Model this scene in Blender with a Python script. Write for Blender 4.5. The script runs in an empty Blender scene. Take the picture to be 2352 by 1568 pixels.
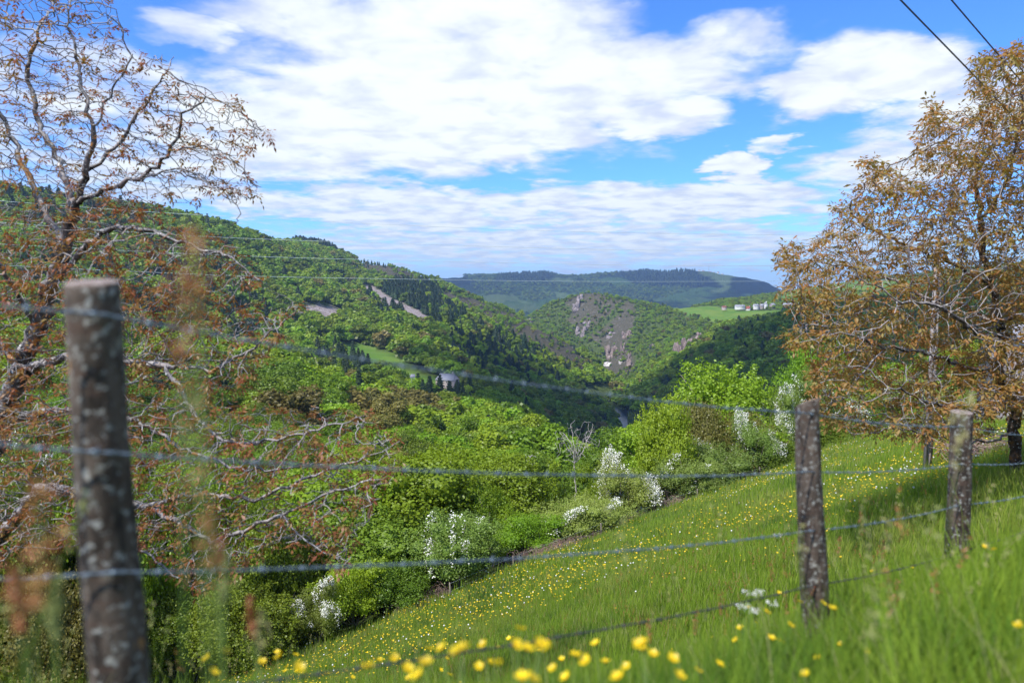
import bpy, math, random
import numpy as np
from mathutils import Vector, Matrix, Euler

# ------------------------------------------------------------------ camera, sky, sun, exposure
scene = bpy.context.scene
PITCH = math.atan(124 / 1568)
camd = bpy.data.cameras.new('camera'); cam = bpy.data.objects.new('camera', camd)
scene.collection.objects.link(cam); scene.camera = cam
camd.lens = 24; camd.sensor_width = 36; camd.clip_start = 0.05; camd.clip_end = 30000
cam.rotation_euler = (math.pi / 2 - PITCH, 0, 0)
camd.dof.use_dof = True; camd.dof.focus_distance = 60; camd.dof.aperture_fstop = 1.6
SUN = Vector((-0.42, -0.46, 0.79)).normalized()
SUN_EL = math.asin(SUN.z)
sl = bpy.data.lights.new('sun', 'SUN'); sl.energy = 4.3; sl.angle = math.radians(0.53); sl.color = (1, 0.965, 0.9)
so = bpy.data.objects.new('sun', sl); scene.collection.objects.link(so)
so.rotation_euler = SUN.to_track_quat('Z', 'Y').to_euler()
scene.view_settings.view_transform = 'Standard'; scene.view_settings.look = 'None'
scene.view_settings.exposure = 0.52; scene.view_settings.gamma = 1
scene.cycles.use_denoising = True
scene.cycles.max_bounces = 6; scene.cycles.diffuse_bounces = 4; scene.cycles.transmission_bounces = 2
scene.cycles.transparent_max_bounces = 10; scene.cycles.volume_bounces = 0; scene.cycles.glossy_bounces = 2
scene.cycles.sample_clamp_indirect = 4

class NT:
    """tiny helper to write node trees as expressions"""
    def __init__(s, t): s.t = t; s.n = t.nodes; s.l = t.links
    def put(s, sock, v):
        if isinstance(v, bpy.types.NodeSocket): s.l.new(v, sock)
        elif v is not None:
            try: sock.default_value = v
            except Exception: sock.default_value = tuple(v) + (1,)
    def m(s, op, a, b=None, c=None, clamp=False):
        n = s.n.new('ShaderNodeMath'); n.operation = op; n.use_clamp = clamp
        s.put(n.inputs[0], a)
        if b is not None: s.put(n.inputs[1], b)
        if c is not None: s.put(n.inputs[2], c)
        return n.outputs[0]
    def v(s, op, a, b=None, scale=None):
        n = s.n.new('ShaderNodeVectorMath'); n.operation = op; s.put(n.inputs[0], a)
        if b is not None: s.put(n.inputs[1], b)
        if scale is not None: s.put(n.inputs[3], scale)
        return n.outputs[1] if op in ('LENGTH', 'DOT_PRODUCT') else n.outputs[0]
    def noise(s, vec, scale, detail=4, rough=0.55, dist=0.0, out=0):
        n = s.n.new('ShaderNodeTexNoise'); s.put(n.inputs['Vector'], vec)
        n.inputs['Scale'].default_value = scale; n.inputs['Detail'].default_value = detail
        n.inputs['Roughness'].default_value = rough; n.inputs['Distortion'].default_value = dist
        return n.outputs[out]
    def mix(s, f, a, b, mode='MIX'):
        n = s.n.new('ShaderNodeMix'); n.data_type = 'RGBA'; n.blend_type = mode
        s.put(n.inputs[0], f); s.put(n.inputs[6], a); s.put(n.inputs[7], b); return n.outputs[2]
    def ramp(s, x, lo, hi, a=0.0, b=1.0, smooth=True):
        n = s.n.new('ShaderNodeMapRange'); n.interpolation_type = 'SMOOTHSTEP' if smooth else 'LINEAR'
        for i, q in enumerate((x, lo, hi, a, b)): s.put(n.inputs[i], q)
        return n.outputs[0]
    def xyz(s, vec):
        n = s.n.new('ShaderNodeSeparateXYZ'); s.put(n.inputs[0], vec); return n.outputs
    def comb(s, x, y, z):
        n = s.n.new('ShaderNodeCombineXYZ')
        for i, q in enumerate((x, y, z)): s.put(n.inputs[i], q)
        return n.outputs[0]
    def pos(s): return s.n.new('ShaderNodeNewGeometry').outputs['Position']
    def obj(s): return s.n.new('ShaderNodeTexCoord').outputs['Object']
    def attr(s, name, out='Fac'):
        n = s.n.new('ShaderNodeAttribute'); n.attribute_name = name; return n.outputs[out]
    def rand(s): return s.n.new('ShaderNodeObjectInfo').outputs['Random']

# sky: physical sky with procedural cumulus laid out by direction (azimuth, elevation)
world = bpy.data.worlds.new('World'); scene.world = world; world.use_nodes = True
w = NT(world.node_tree); w.n.clear()
sky = w.n.new('ShaderNodeTexSky'); sky.sky_type = 'NISHITA'; sky.sun_disc = False
sky.sun_elevation = SUN_EL; sky.sun_rotation = math.atan2(SUN.x, SUN.y); sky.altitude = 500
sky.air_density = 1.0; sky.dust_density = 0.3; sky.ozone_density = 3.0
d = w.n.new('ShaderNodeTexCoord').outputs['Generated']
dx, dy, dz = w.xyz(d)
az = w.m('MULTIPLY', w.m('ARCTAN2', dx, dy), 57.2958)
el = w.m('MULTIPLY', w.m('ARCSINE', dz), 57.2958)
def azel(u, v):
    cx, cy = (u - 1176) / 1568, (784 - v) / 1568
    y = math.cos(PITCH) + cy * math.sin(PITCH); z = -math.sin(PITCH) + cy * math.cos(PITCH)
    return math.degrees(math.atan2(cx, y)), math.degrees(math.atan2(z, math.hypot(cx, y)))
# cloud plane coordinates: far clouds foreshorten towards the horizon
inv = w.m('DIVIDE', 1.0, w.m('ADD', w.m('MAXIMUM', dz, 0.0), 0.10))
pc = w.comb(w.m('MULTIPLY', dx, inv), w.m('MULTIPLY', dy, inv), 0.0)
warp = w.noise(pc, 2.2, 5, 0.6, 0.2, out=1)
wx, wy, wz = w.xyz(warp)
azw = w.m('ADD', az, w.m('MULTIPLY', w.m('SUBTRACT', wx, 0.5), 11.0))
elw = w.m('ADD', el, w.m('MULTIPLY', w.m('SUBTRACT', wy, 0.5), 5.0))
dens = None
#        u     v    ru   rv  strength
BLOBS = [(1000, 60, 520, 120, 1.2), (1150, 180, 620, 130, 1.4), (900, 290, 560, 110, 1.4), (700, 350, 420, 80, 1.1),
         (1480, 270, 200, 55, 1.2), (1640, 90, 170, 70, .9), (1130, 330, 280, 60, 1.0), (430, 70, 130, 55, .9),
         (2000, 165, 290, 90, 1.4), (2250, 250, 300, 120, .9), (1700, 385, 75, 42, 1.5), (1790, 325, 68, 26, 1.0),
         (1000, 480, 560, 55, 1.1), (1500, 470, 480, 55, 1.2), (1300, 560, 800, 60, 1.0), (570, 470, 140, 45, 1.1),
         (2050, 380, 240, 85, 1.0), (150, 200, 260, 170, .75), (300, 400, 330, 90, .9), (1900, 560, 400, 60, .8),
         (-300, 300, 400, 250, 1.0), (2700, 400, 350, 200, 1.0)]
for (u, v, ru, rv, s_) in BLOBS:
    a0, e0 = azel(u, v); a1, _ = azel(u + ru, v); _, e1 = azel(u, v - rv)
    qx = w.m('MULTIPLY', w.m('SUBTRACT', azw, a0), 1 / max(.5, a1 - a0))
    qy = w.m('MULTIPLY', w.m('SUBTRACT', elw, e0), 1 / max(.5, e1 - e0))
    r2 = w.m('ADD', w.m('MULTIPLY', qx, qx), w.m('MULTIPLY', qy, qy))
    g = w.m('MULTIPLY', w.m('POWER', 2.71828, w.m('MULTIPLY', w.m('MULTIPLY', r2, r2), -0.8)), s_)
    dens = g if dens is None else w.m('MAXIMUM', dens, g)
# behind the camera and far to the sides: free scattered cumulus
behind = w.ramp(w.m('ABSOLUTE', az), 45, 60)
dens = w.m('MAXIMUM', dens, w.m('MULTIPLY', behind, w.ramp(w.noise(pc, 1.3, 3, .5), .42, .62, 0, 1.2)))
n1 = w.noise(pc, 3.6, 6, 0.54, 0.3)
n2 = w.noise(pc, 13, 5, 0.55, 0.0)
tex = w.m('ADD', w.m('MULTIPLY', w.m('SUBTRACT', n1, 0.5), 1.7), w.m('MULTIPLY', w.m('SUBTRACT', n2, 0.5), 0.22))
cd = w.m('ADD', dens, tex)
cov = w.ramp(cd, 0.28, 1.05)
thick = w.ramp(w.m('ADD', w.m('MULTIPLY', w.m('SUBTRACT', w.noise(w.v('ADD', pc, (0.0, 0.12, 0.0)), 4.5, 6, .55, .3), 0.5), 2.2), w.m('MULTIPLY', cd, .6)), 0.15, 1.0)
low = w.ramp(el, 1.0, 13.0)
shade = w.mix(thick, (0.52, 0.58, 0.72, 1), (0.74, 0.785, 0.79, 1))
shade = w.mix(low, w.mix(thick, (0.42, 0.51, 0.68, 1), (0.67, 0.73, 0.77, 1)), shade)
skyc = w.v('SCALE', sky.outputs[0], scale=0.145)
skyc = w.v('MULTIPLY', skyc, (0.40, 0.74, 1.28))
final = w.mix(cov, skyc, shade)
hz = w.ramp(el, -1.0, 6.0, 0.55, 0.0)
final = w.mix(hz, final, (0.58, 0.65, 0.74, 1))
bg = w.n.new('ShaderNodeBackground'); w.put(bg.inputs[0], final); bg.inputs[1].default_value = 1.0
out = w.n.new('ShaderNodeOutputWorld'); w.l.new(bg.outputs[0], out.inputs[0])

# ------------------------------------------------------------------ helpers
F_ = 1568.0
cp, sp = math.cos(PITCH), math.sin(PITCH)
def P(u, v, Y):
    """world point seen at photo position (u, v) (2352 x 1568 sheet) at forward distance Y"""
    cx, cy = (u - 1176) / F_, (784 - v) / F_
    y = cp + cy * sp; z = -sp + cy * cp
    return Vector((cx * Y / y, Y, z * Y / y))
def zof(v, Y):
    cy = (784 - np.asarray(v, float)) / F_
    return (-sp + cy * cp) / (cp + cy * sp) * Y
def proj(x, y, z):
    dep = y * cp - z * sp; up = y * sp + z * cp
    return 1176 + F_ * x / dep, 784 - F_ * up / dep
def hash2(ix, iy, s):
    h = (ix.astype(np.int64) * 374761393 + iy.astype(np.int64) * 668265263 + s * 1442695041) & 0xffffffff
    h = ((h ^ (h >> 13)) * 1274126177) & 0xffffffff
    return ((h ^ (h >> 16)) & 0xffff) / 65535.0
def vnoise(x, y, s=0):
    x = np.asarray(x, float); y = np.asarray(y, float)
    ix = np.floor(x); iy = np.floor(y); fx = x - ix; fy = y - iy
    fx = fx * fx * (3 - 2 * fx); fy = fy * fy * (3 - 2 * fy)
    a = hash2(ix, iy, s); b = hash2(ix + 1, iy, s); c = hash2(ix, iy + 1, s); e = hash2(ix + 1, iy + 1, s)
    return (a + (b - a) * fx) * (1 - fy) + (c + (e - c) * fx) * fy
def fbm(x, y, s=0, o=4):
    r = 0; a = 1; t = 0
    for i in range(o):
        r = r + a * (vnoise(x * 2 ** i + 17 * i, y * 2 ** i - 31 * i, s + i) - .5); t += a; a *= .5
    return r / t * 2

def mesh_np(name, V, F, mats=(), mi=None, smooth=False, attrs=None):
    """V (n,3); F: list of index arrays (m,k)"""
    me = bpy.data.meshes.new(name); V = np.asarray(V, np.float32)
    me.vertices.add(len(V)); me.vertices.foreach_set('co', V.ravel())
    F = [np.asarray(f, np.int32) for f in F if len(f)]
    if F:
        loops = np.concatenate([f.ravel() for f in F]); tot = np.concatenate([np.full(len(f), f.shape[1], np.int32) for f in F])
        start = np.concatenate([[0], np.cumsum(tot)[:-1]]).astype(np.int32)
        me.loops.add(len(loops)); me.loops.foreach_set('vertex_index', loops)
        me.polygons.add(len(tot)); me.polygons.foreach_set('loop_start', start); me.polygons.foreach_set('loop_total', tot)
        if mi is not None: me.polygons.foreach_set('material_index', np.asarray(mi, np.int32))
        if smooth: me.polygons.foreach_set('use_smooth', np.ones(len(tot), bool))
    for m in mats: me.materials.append(m)
    for k, (dom, typ, arr) in (attrs or {}).items():
        a = me.attributes.new(k, typ, dom); arr = np.asarray(arr)
        a.data.foreach_set({'FLOAT': 'value', 'INT': 'value', 'FLOAT_VECTOR': 'vector', 'FLOAT_COLOR': 'color'}[typ], arr.ravel())
    me.update(calc_edges=True); return me
def link(name, me, parent=None, **props):
    o = bpy.data.objects.new(name, me); scene.collection.objects.link(o)
    if parent is not None: o.parent = parent
    for k, v in props.items(): o[k] = v
    return o
def thing(name, label, cat, loc=(0, 0, 0), group=None):
    o = bpy.data.objects.new(name, None); scene.collection.objects.link(o); o.location = loc
    o['label'] = label; o['category'] = cat
    if group: o['group'] = group
    return o
def tag(o, label, cat, group=None):
    o['label'] = label; o['category'] = cat
    if group: o['group'] = group
    return o
def copyobj(o, loc=None, parent=None):
    c = o.copy(); scene.collection.objects.link(c)
    if loc is not None: c.location = loc
    if parent is not None: c.parent = parent
    return c
class MB:
    def __init__(s): s.V = []; s.Q = []; s.T = []; s.n = 0; s.mq = []; s.mt = []
    def add(s, V, Q=None, T=None, m=0):
        V = np.asarray(V, float)
        if Q is not None and len(Q): s.Q.append(np.asarray(Q) + s.n); s.mq += [m] * len(Q)
        if T is not None and len(T): s.T.append(np.asarray(T) + s.n); s.mt += [m] * len(T)
        s.V.append(V); s.n += len(V)
    def box(s, c, sz, rot=None, m=0):
        c = np.array(c, float); h = np.array(sz, float) / 2
        V = np.array([[x, y, z] for z in (-1, 1) for y in (-1, 1) for x in (-1, 1)]) * h
        if rot is not None: V = V @ np.array(rot).T
        s.add(V + c, [[0, 2, 3, 1], [4, 5, 7, 6], [0, 1, 5, 4], [1, 3, 7, 5], [3, 2, 6, 7], [2, 0, 4, 6]], m=m)
    def tube(s, pts, rad, n=8, m=0, caps=True):
        V, Q, T = tube(pts, rad, n, caps); s.add(V, Q, T, m)
    def build(s, name, mats, smooth=False, attrs=None):
        Q = np.concatenate(s.Q) if s.Q else []; T = np.concatenate(s.T) if s.T else []
        return mesh_np(name, np.concatenate(s.V), [Q, T], mats, s.mq + s.mt, smooth, attrs)
def tube(pts, rad, n=8, caps=True):
    pts = np.asarray(pts, float); k = len(pts); rad = np.broadcast_to(np.asarray(rad, float), (k,))
    t = np.gradient(pts, axis=0); t /= np.linalg.norm(t, axis=1)[:, None] + 1e-9
    ref = np.array([0.31, 0.17, 0.93]) if abs(t[0] @ np.array([0.31, 0.17, 0.93])) < .9 else np.array([1.0, 0, 0])
    a = np.cross(t, ref); a /= np.linalg.norm(a, axis=1)[:, None] + 1e-9
    for i in range(1, k):
        q = a[i - 1] - t[i] * (a[i - 1] @ t[i]); a[i] = q / (np.linalg.norm(q) + 1e-9)
    b = np.cross(t, a); th = np.arange(n) * 2 * math.pi / n
    V = pts[:, None] + rad[:, None, None] * (np.cos(th)[None, :, None] * a[:, None] + np.sin(th)[None, :, None] * b[:, None])
    V = V.reshape(-1, 3); i = np.arange(k - 1)[:, None] * n; j = np.arange(n)[None]; j2 = (j + 1) % n
    Q = np.stack([i + j, i + j2, i + n + j2, i + n + j], -1).reshape(-1, 4)
    T = []
    if caps:
        V = np.vstack([V, pts[:1], pts[-1:]]); c0 = k * n; c1 = c0 + 1; e = (k - 1) * n
        T = [[c0, (q + 1) % n, q] for q in range(n)] + [[c1, e + q, e + (q + 1) % n] for q in range(n)]
    return V, Q, T

# ------------------------------------------------------------------ materials
def newmat(name):
    m = bpy.data.materials.new(name); m.use_nodes = True; t = NT(m.node_tree); t.n.clear()
    o = t.n.new('ShaderNodeOutputMaterial'); return m, t, o
def pbr(name, col, rough=.8, bump=None, spec=.3, metal=0.0, fn=None):
    m, t, o = newmat(name); b = t.n.new('ShaderNodeBsdfPrincipled')
    c = fn(t) if fn else col
    t.put(b.inputs['Base Color'], c); b.inputs['Roughness'].default_value = rough
    b.inputs['Specular IOR Level'].default_value = spec; b.inputs['Metallic'].default_value = metal
    if bump:
        bn = t.n.new('ShaderNodeBump'); bn.inputs['Distance'].default_value = bump[1]; bn.inputs['Strength'].default_value = .8
        t.put(bn.inputs['Height'], t.noise(t.obj(), bump[0], 5, .6)); t.l.new(bn.outputs[0], b.inputs['Normal'])
    t.l.new(b.outputs[0], o.inputs[0]); return m
def leafmat(name, a, b, trans=.35, hue=.018, wscale=0.0, gloss=.02):
    """leaf colour between a and b by per-face 'tone' and per-object random"""
    m, t, o = newmat(name); r = t.rand(); tone = t.attr('tone')
    f = t.m('ADD', t.m('MULTIPLY', tone, .6), t.m('MULTIPLY', r, .45), clamp=True)
    c = t.mix(f, (*a, 1), (*b, 1))
    h = t.n.new('ShaderNodeHueSaturation'); t.put(h.inputs['Color'], c)
    t.put(h.inputs['Hue'], t.ramp(t.m('FRACT', t.m('MULTIPLY', r, 7.31)), 0, 1, .5 - hue, .5 + hue, False))
    t.put(h.inputs['Value'], t.ramp(t.m('FRACT', t.m('MULTIPLY', r, 13.7)), 0, 1, .78, 1.2, False))
    c = h.outputs[0]
    if wscale:
        c = t.mix(t.ramp(t.noise(t.pos(), wscale, 3), .42, .6), c, t.mix(.55, c, (.30, .26, .06, 1)))
    df = t.n.new('ShaderNodeBsdfDiffuse'); t.put(df.inputs[0], c)
    tr = t.n.new('ShaderNodeBsdfTranslucent'); t.put(tr.inputs[0], t.mix(1, c, (1.25, 1.15, .55, 1), 'MULTIPLY'))
    mx = t.n.new('ShaderNodeMixShader'); mx.inputs[0].default_value = trans
    t.l.new(df.outputs[0], mx.inputs[1]); t.l.new(tr.outputs[0], mx.inputs[2])
    if gloss:
        gl = t.n.new('ShaderNodeBsdfGlossy'); gl.inputs['Roughness'].default_value = .45; gl.inputs[0].default_value = (1, 1, 1, 1)
        m2 = t.n.new('ShaderNodeMixShader'); m2.inputs[0].default_value = gloss
        t.l.new(mx.outputs[0], m2.inputs[1]); t.l.new(gl.outputs[0], m2.inputs[2]); mx = m2
    t.l.new(mx.outputs[0], o.inputs[0]); return m

L_BRIGHT = leafmat('leaf_bright', (.165, .28, .012), (.265, .38, .022))
L_MID = leafmat('leaf_mid', (.105, .18, .014), (.20, .275, .024))
L_YEL = leafmat('leaf_yellow', (.165, .265, .012), (.26, .365, .022))
L_OLIVE = leafmat('leaf_olive', (.15, .155, .03), (.25, .21, .055))
L_CON = leafmat('leaf_conifer', (.02, .042, .016), (.048, .080, .028), trans=.1)
L_FAR = leafmat('leaf_far', (.045, .095, .02), (.095, .15, .035), trans=.2)
L_HAW = leafmat('leaf_hawthorn', (.17, .25, .035), (.28, .345, .08))
M_TRUNK = pbr('trunk_bark', None, .9, fn=lambda t: t.mix(t.noise(t.obj(), 3, 5), (.06, .045, .035, 1), (.20, .17, .14, 1)))
# ------------------------------------------------------------------ the near meadow (height by thin plate spline)
SV = np.array([.74, .67]) / math.hypot(.74, .67); TV = np.array([-SV[1], SV[0]])
def st(s, t): return s * SV + t * TV
CP = [(0, 0, -1.32), (-.84, 1.4, -1.22), (1.4, 3.2, -1.85), (2.76, 4.2, -1.98), (13.4, 22, -6.3), (9.6, 13, -3.75), (26, 35, -7.3),
      (3, 1, -1.1), (6, 4, -1.15), (0, 3.2, -2.15), (0, 6, -4.0), (0, 9, -6.0), (-3, 4, -2.9), (3, 8, -4.6), (-3, -1, -1.4), (0, -5, -.6), (10, 6, -1.0)]
for s_ in (-30, 0, 30, 60, 110, 160):
    for t_, z_ in ((30, -16.9), (18, -11.2), (9, -6.9), (-12, .8)):
        if s_ == 0 and t_ == 9: continue
        q_ = st(s_, t_); CP.append((q_[0], q_[1], z_ + (1.0 if s_ > 100 else 0)))
CP = np.array(CP, float)
def _U(r2): return np.where(r2 > 1e-9, r2 * np.log(np.maximum(r2, 1e-9)), 0)
_n = len(CP); _A = np.zeros((_n + 3, _n + 3))
_A[:_n, :_n] = _U(((CP[:, None, :2] - CP[None, :, :2]) ** 2).sum(-1)) + np.eye(_n) * 4.0
_A[:_n, _n] = 1; _A[:_n, _n + 1:] = CP[:, :2]; _A[_n, :_n] = 1; _A[_n + 1:, :_n] = CP[:, :2].T
_W = np.linalg.solve(_A, np.concatenate([CP[:, 2], [0, 0, 0]]))
def mz(x, y):
    x = np.asarray(x, float); y = np.asarray(y, float); r = _W[_n] + _W[_n + 1] * x + _W[_n + 2] * y
    for i in range(_n): r = r + _W[i] * _U((x - CP[i, 0]) ** 2 + (y - CP[i, 1]) ** 2)
    return r + .10 * fbm(x * .35, y * .35, 3, 3)
T_END = 28.5

# ------------------------------------------------------------------ the valley: lofted relief, columns by azimuth, rows by distance
US = np.array([-700, 0, 300, 480, 600, 800, 970, 1100, 1200, 1300, 1400, 1440, 1500, 1570, 1650, 1850, 2050, 2352, 3000.])
def layer(pts):  # [(u, v, Y)] or [(u, ('z', z), Y)]
    u = [p[0] for p in pts]; Yk = [p[2] for p in pts]
    z = [p[1][1] if isinstance(p[1], tuple) else float(zof(p[1] + (p[3] if len(p) > 3 else 0), p[2])) for p in pts]
    return np.array(u, float), np.array(Yk, float), np.array(z, float)
T_ = 11  # metres of trees on a wooded crest
def crest(pts, h=T_): return layer([(u, ('z', float(zof(v, Y)) - h), Y) for u, v, Y in pts])
LAY = []
LAY.append(layer([(-700, ('z', -34), 60), (0, ('z', -33), 70), (600, ('z', -33), 80), (1100, ('z', -33), 90), (1500, ('z', -34), 100), (1850, ('z', -33), 120), (2352, ('z', -28), 170), (3000, ('z', -26), 230)]))
LAY.append(layer([(-700, 900, 120), (0, 880, 160), (300, 890, 180), (600, 900, 220), (800, 965, 235), (1000, 1035, 230), (1200, 1025, 230), (1300, 1090, 230), (1400, 1150, 230), (1500, 1170, 220), (1650, 1150, 200), (1850, 1080, 200), (2050, 1000, 210), (2352, 900, 240), (3000, 850, 300)]))
LAY.append(layer([(-700, 680, 250), (0, 740, 320), (300, 770, 380), (600, 830, 450), (800, 850, 470), (900, 862, 470), (1028, 892, 450), (1100, 930, 450), (1200, 975, 470), (1300, 1040, 500), (1400, 1130, 500), (1440, 1052, 600), (1500, 1060, 560), (1570, 1040, 500), (1650, 1010, 450), (1850, 950, 400), (2050, 890, 380), (2352, 820, 380), (3000, 760, 400)]))
LAY.append(layer([(-700, 480, 420), (0, 580, 500), (300, 630, 560), (480, 670, 600), (600, 725, 640), (790, 795, 590), (900, 812, 570), (970, 800, 640), (1100, 850, 680), (1200, 890, 720), (1300, 925, 760), (1400, ('z', -151), 800), (1440, ('z', -151), 790), (1500, 965, 720), (1570, 940, 680), (1650, 895, 640), (1850, 855, 600), (2050, 810, 580), (2352, 740, 560), (3000, 680, 600)]))
LAY.append(crest([(-700, 300, 650), (0, 430, 760), (200, 465, 800), (480, 503, 880), (550, 525, 940), (620, 550, 1000), (720, 590, 1080), (800, 630, 1120), (900, 656, 1150), (970, 674, 1180), (1100, 708, 1200), (1200, 735, 1200), (1300, 778, 1150), (1400, 860, 1050), (1435, 885, 1000), (1470, 882, 960), (1500, 868, 930), (1570, 822, 900), (1700, 763, 850), (1850, 705, 800), (2050, 688, 780), (2352, 640, 800), (3000, 560, 900)], 9))
LAY.append(crest([(-700, 420, 1300), (0, 520, 1350), (480, 560, 1400), (600, 585, 1500), (690, 556, 1500), (750, 566, 1500), (800, 590, 1500), (830, 600, 1650), (900, 606, 1700), (960, 628, 1650), (1030, 657, 1600), (1100, 688, 1500), (1200, 726, 1400), (1300, 822, 1400), (1400, 878, 1280), (1440, 880, 1180), (1500, 850, 1120), (1570, 808, 1080), (1650, 770, 1040), (1750, 746, 1000), (1850, 738, 980), (2050, 705, 980), (2352, 670, 1000), (3000, 600, 1100)], 5))
LAY.append(crest([(-700, 560, 1600), (0, 600, 1600), (600, 620, 1700), (1000, 720, 1850), (1210, 745, 1700), (1300, 748, 1600), (1400, 775, 1500), (1500, 765, 1420), (1600, 742, 1320), (1700, 736, 1220), (1800, 730, 1180), (1850, 722, 1150), (2050, 690, 1150), (2352, 640, 1200), (3000, 580, 1300)], 4))
LAY.append(crest([(-700, 650, 2000), (600, 680, 2000), (1000, 740, 2000), (1210, 728, 1750), (1260, 697, 1720), (1330, 672, 1700), (1370, 668, 1690), (1440, 684, 1650), (1500, 701, 1600), (1560, 704, 1560), (1600, 703, 1540), (1700, 706, 1500), (1800, 700, 1480), (1900, 690, 1450), (2050, 670, 1450), (2352, 630, 1500), (3000, 570, 1600)], 3))
LAY.append(crest([(-700, 700, 2300), (600, 720, 2300), (1210, 790, 2200), (1400, 790, 2150), (1540, 770, 2100), (1590, 700, 1800), (1650, 684, 1800), (1720, 677, 1850), (1780, 668, 1950), (1850, 653, 2050), (1950, 641, 2150), (2352, 600, 2250), (3000, 560, 2400)], 9))
LAY.append(layer([(-700, 760, 2800), (1000, 760, 2800), (1200, 760, 2800), (1500, 760, 2800), (2000, 760, 2800), (3000, 720, 2900)]))
LAY.append(layer([(-700, 690, 3400), (900, 690, 3400), (1000, 688, 3400), (1100, 677, 3400), (1160, 676, 3400), (1230, 690, 3400), (1330, 685, 3500), (1450, 682, 3600), (1600, 684, 3700), (1760, 690, 3700), (3000, 700, 3700)]))
LAY.append(layer([(-700, 650, 4700), (900, 645, 4700), (980, 638, 4700), (1080, 633, 4800), (1200, 625, 4900), (1250, 624, 4900), (1290, 632, 4800), (1330, 632, 4700), (1400, 624, 4700), (1490, 621, 4700), (1560, 620, 4700), (1620, 624, 4600), (1700, 636, 4500), (1760, 651, 4400), (1810, 672, 4300), (1900, 720, 4300), (3000, 760, 4300)]))
LAY.append(layer([(-700, 700, 7000), (3000, 700, 7000)]))
LAY.append(layer([(-700, 690, 11000), (3000, 690, 11000)]))
def knots(q):
    u = 1176 + np.asarray(q, float) * F_; qq = np.asarray(q, float)
    Y0 = T_END / np.maximum(TV[1] + TV[0] * qq, .12); Y0 = np.where(u > 2352, np.minimum(Y0, 135), Y0); Y0 = np.clip(Y0, 10, 135)
    Ys = [Y0]; Zs = [mz(Y0 * qq, Y0) - .03]
    for (lu, lY, lz) in LAY:
        Ys.append(np.interp(u, lu, lY)); Zs.append(np.interp(u, lu, lz))
    Y = np.array(Ys); Z = np.array(Zs)
    for i in range(1, len(Y)): Y[i] = np.maximum(Y[i], Y[i - 1] + 6)
    return Y, Z
def pchip(Yk, Zk, Y, idx):
    """Yk,Zk (K,N); Y (N,) evaluated per column"""
    h = np.diff(Yk, axis=0); dl = np.diff(Zk, axis=0) / h; K = len(Yk); mm = np.zeros_like(Yk)
    with np.errstate(divide='ignore', invalid='ignore'):
        w1 = 2 * h[1:] + h[:-1]; w2 = h[1:] + 2 * h[:-1]
        hm = (w1 + w2) / (w1 / dl[:-1] + w2 / dl[1:])
    mm[1:-1] = np.where(dl[:-1] * dl[1:] > 0, np.nan_to_num(hm), 0) ; mm[0] = dl[0]; mm[-1] = dl[-1]
    n = np.arange(Yk.shape[1]); i = np.clip(idx, 0, K - 2); hh = h[i, n]
    s = np.clip((Y - Yk[i, n]) / hh, 0, 1); a, b = Zk[i, n], Zk[i + 1, n]
    return (a * (1 + 2 * s) * (1 - s) ** 2 + b * s * s * (3 - 2 * s) + hh * (mm[i, n] * s * (1 - s) ** 2 + mm[i + 1, n] * s * s * (s - 1)))
RIV_Z = -151.5
def gz(x, y):
    """height of the valley relief at world x, y"""
    x = np.atleast_1d(np.asarray(x, float)); y = np.atleast_1d(np.asarray(y, float)); q = x / np.maximum(y, 1)
    Yk, Zk = knots(q); idx = (y[None] >= Yk).sum(0) - 1
    z = pchip(Yk, Zk, y, idx)
    amp = np.clip((y - 120) / 600, 0, 1)
    far = np.clip((y - 2400) / 1200, 0, 1)
    g = fbm(x / 85, y / 85, 11, 4) * 7 * amp + fbm(x / 420, y / 420, 23, 3) * 26 * far + np.abs(fbm(x / 260, y / 260, 29, 4)) * -40 * far
    fl = np.clip((z + 148) / 15, 0, 1)  # keep the river floor flat
    return z + g * np.maximum(fl, far)
def inpoly(u, v, poly):
    u = np.asarray(u); v = np.asarray(v); r = np.zeros(u.shape, bool); n = len(poly)
    for i in range(n):
        (x1, y1), (x2, y2) = poly[i], poly[(i + 1) % n]
        c = ((y1 > v) != (y2 > v)) & (u < (x2 - x1) * (v - y1) / ((y2 - y1) if y2 != y1 else 1e-9) + x1); r ^= c
    return r
# land use patches and painted far cloud shade, outlined where they lie on the slopes (photo sheet), bounded in distance
PASTURE = [([(760, 790), (830, 788), (900, 812), (965, 850), (975, 880), (880, 880), (830, 830), (775, 815)], 480, 720),
           ([(930, 850), (1010, 868), (1050, 885), (1040, 905), (930, 900)], 380, 520),
           ([(1500, 698), (1560, 702), (1600, 703), (1640, 702), (1700, 712), (1790, 712), (1815, 730), (1790, 738), (1700, 743), (1640, 740), (1585, 724), (1540, 708)], 1150, 1700),
           ([(1360, 664), (1400, 666), (1450, 682), (1460, 690), (1400, 678), (1350, 671)], 1600, 1760),
           ([(1790, 690), (1800, 664), (1860, 652), (2100, 635), (2100, 668), (1900, 672), (1840, 684)], 1500, 2300),
           ([(1395, 872), (1425, 868), (1430, 882), (1400, 886)], 900, 1300)]
FARSHADE = [([(1410, 622), (1490, 616), (1585, 617), (1640, 640), (1660, 660), (1620, 692), (1480, 700), (1500, 670), (1440, 645)], 4000, 5200), ([(1690, 632), (1740, 638), (1800, 662), (1790, 690), (1690, 690), (1675, 655)], 3900, 5200), ([(1150, 628), (1230, 620), (1285, 632), (1240, 650), (1120, 650)], 4000, 5200), ([(985, 640), (1070, 634), (1100, 655), (1010, 665)], 4000, 5200)]  # cloud shade on the far range, put into the ground colour as dark patches
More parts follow.
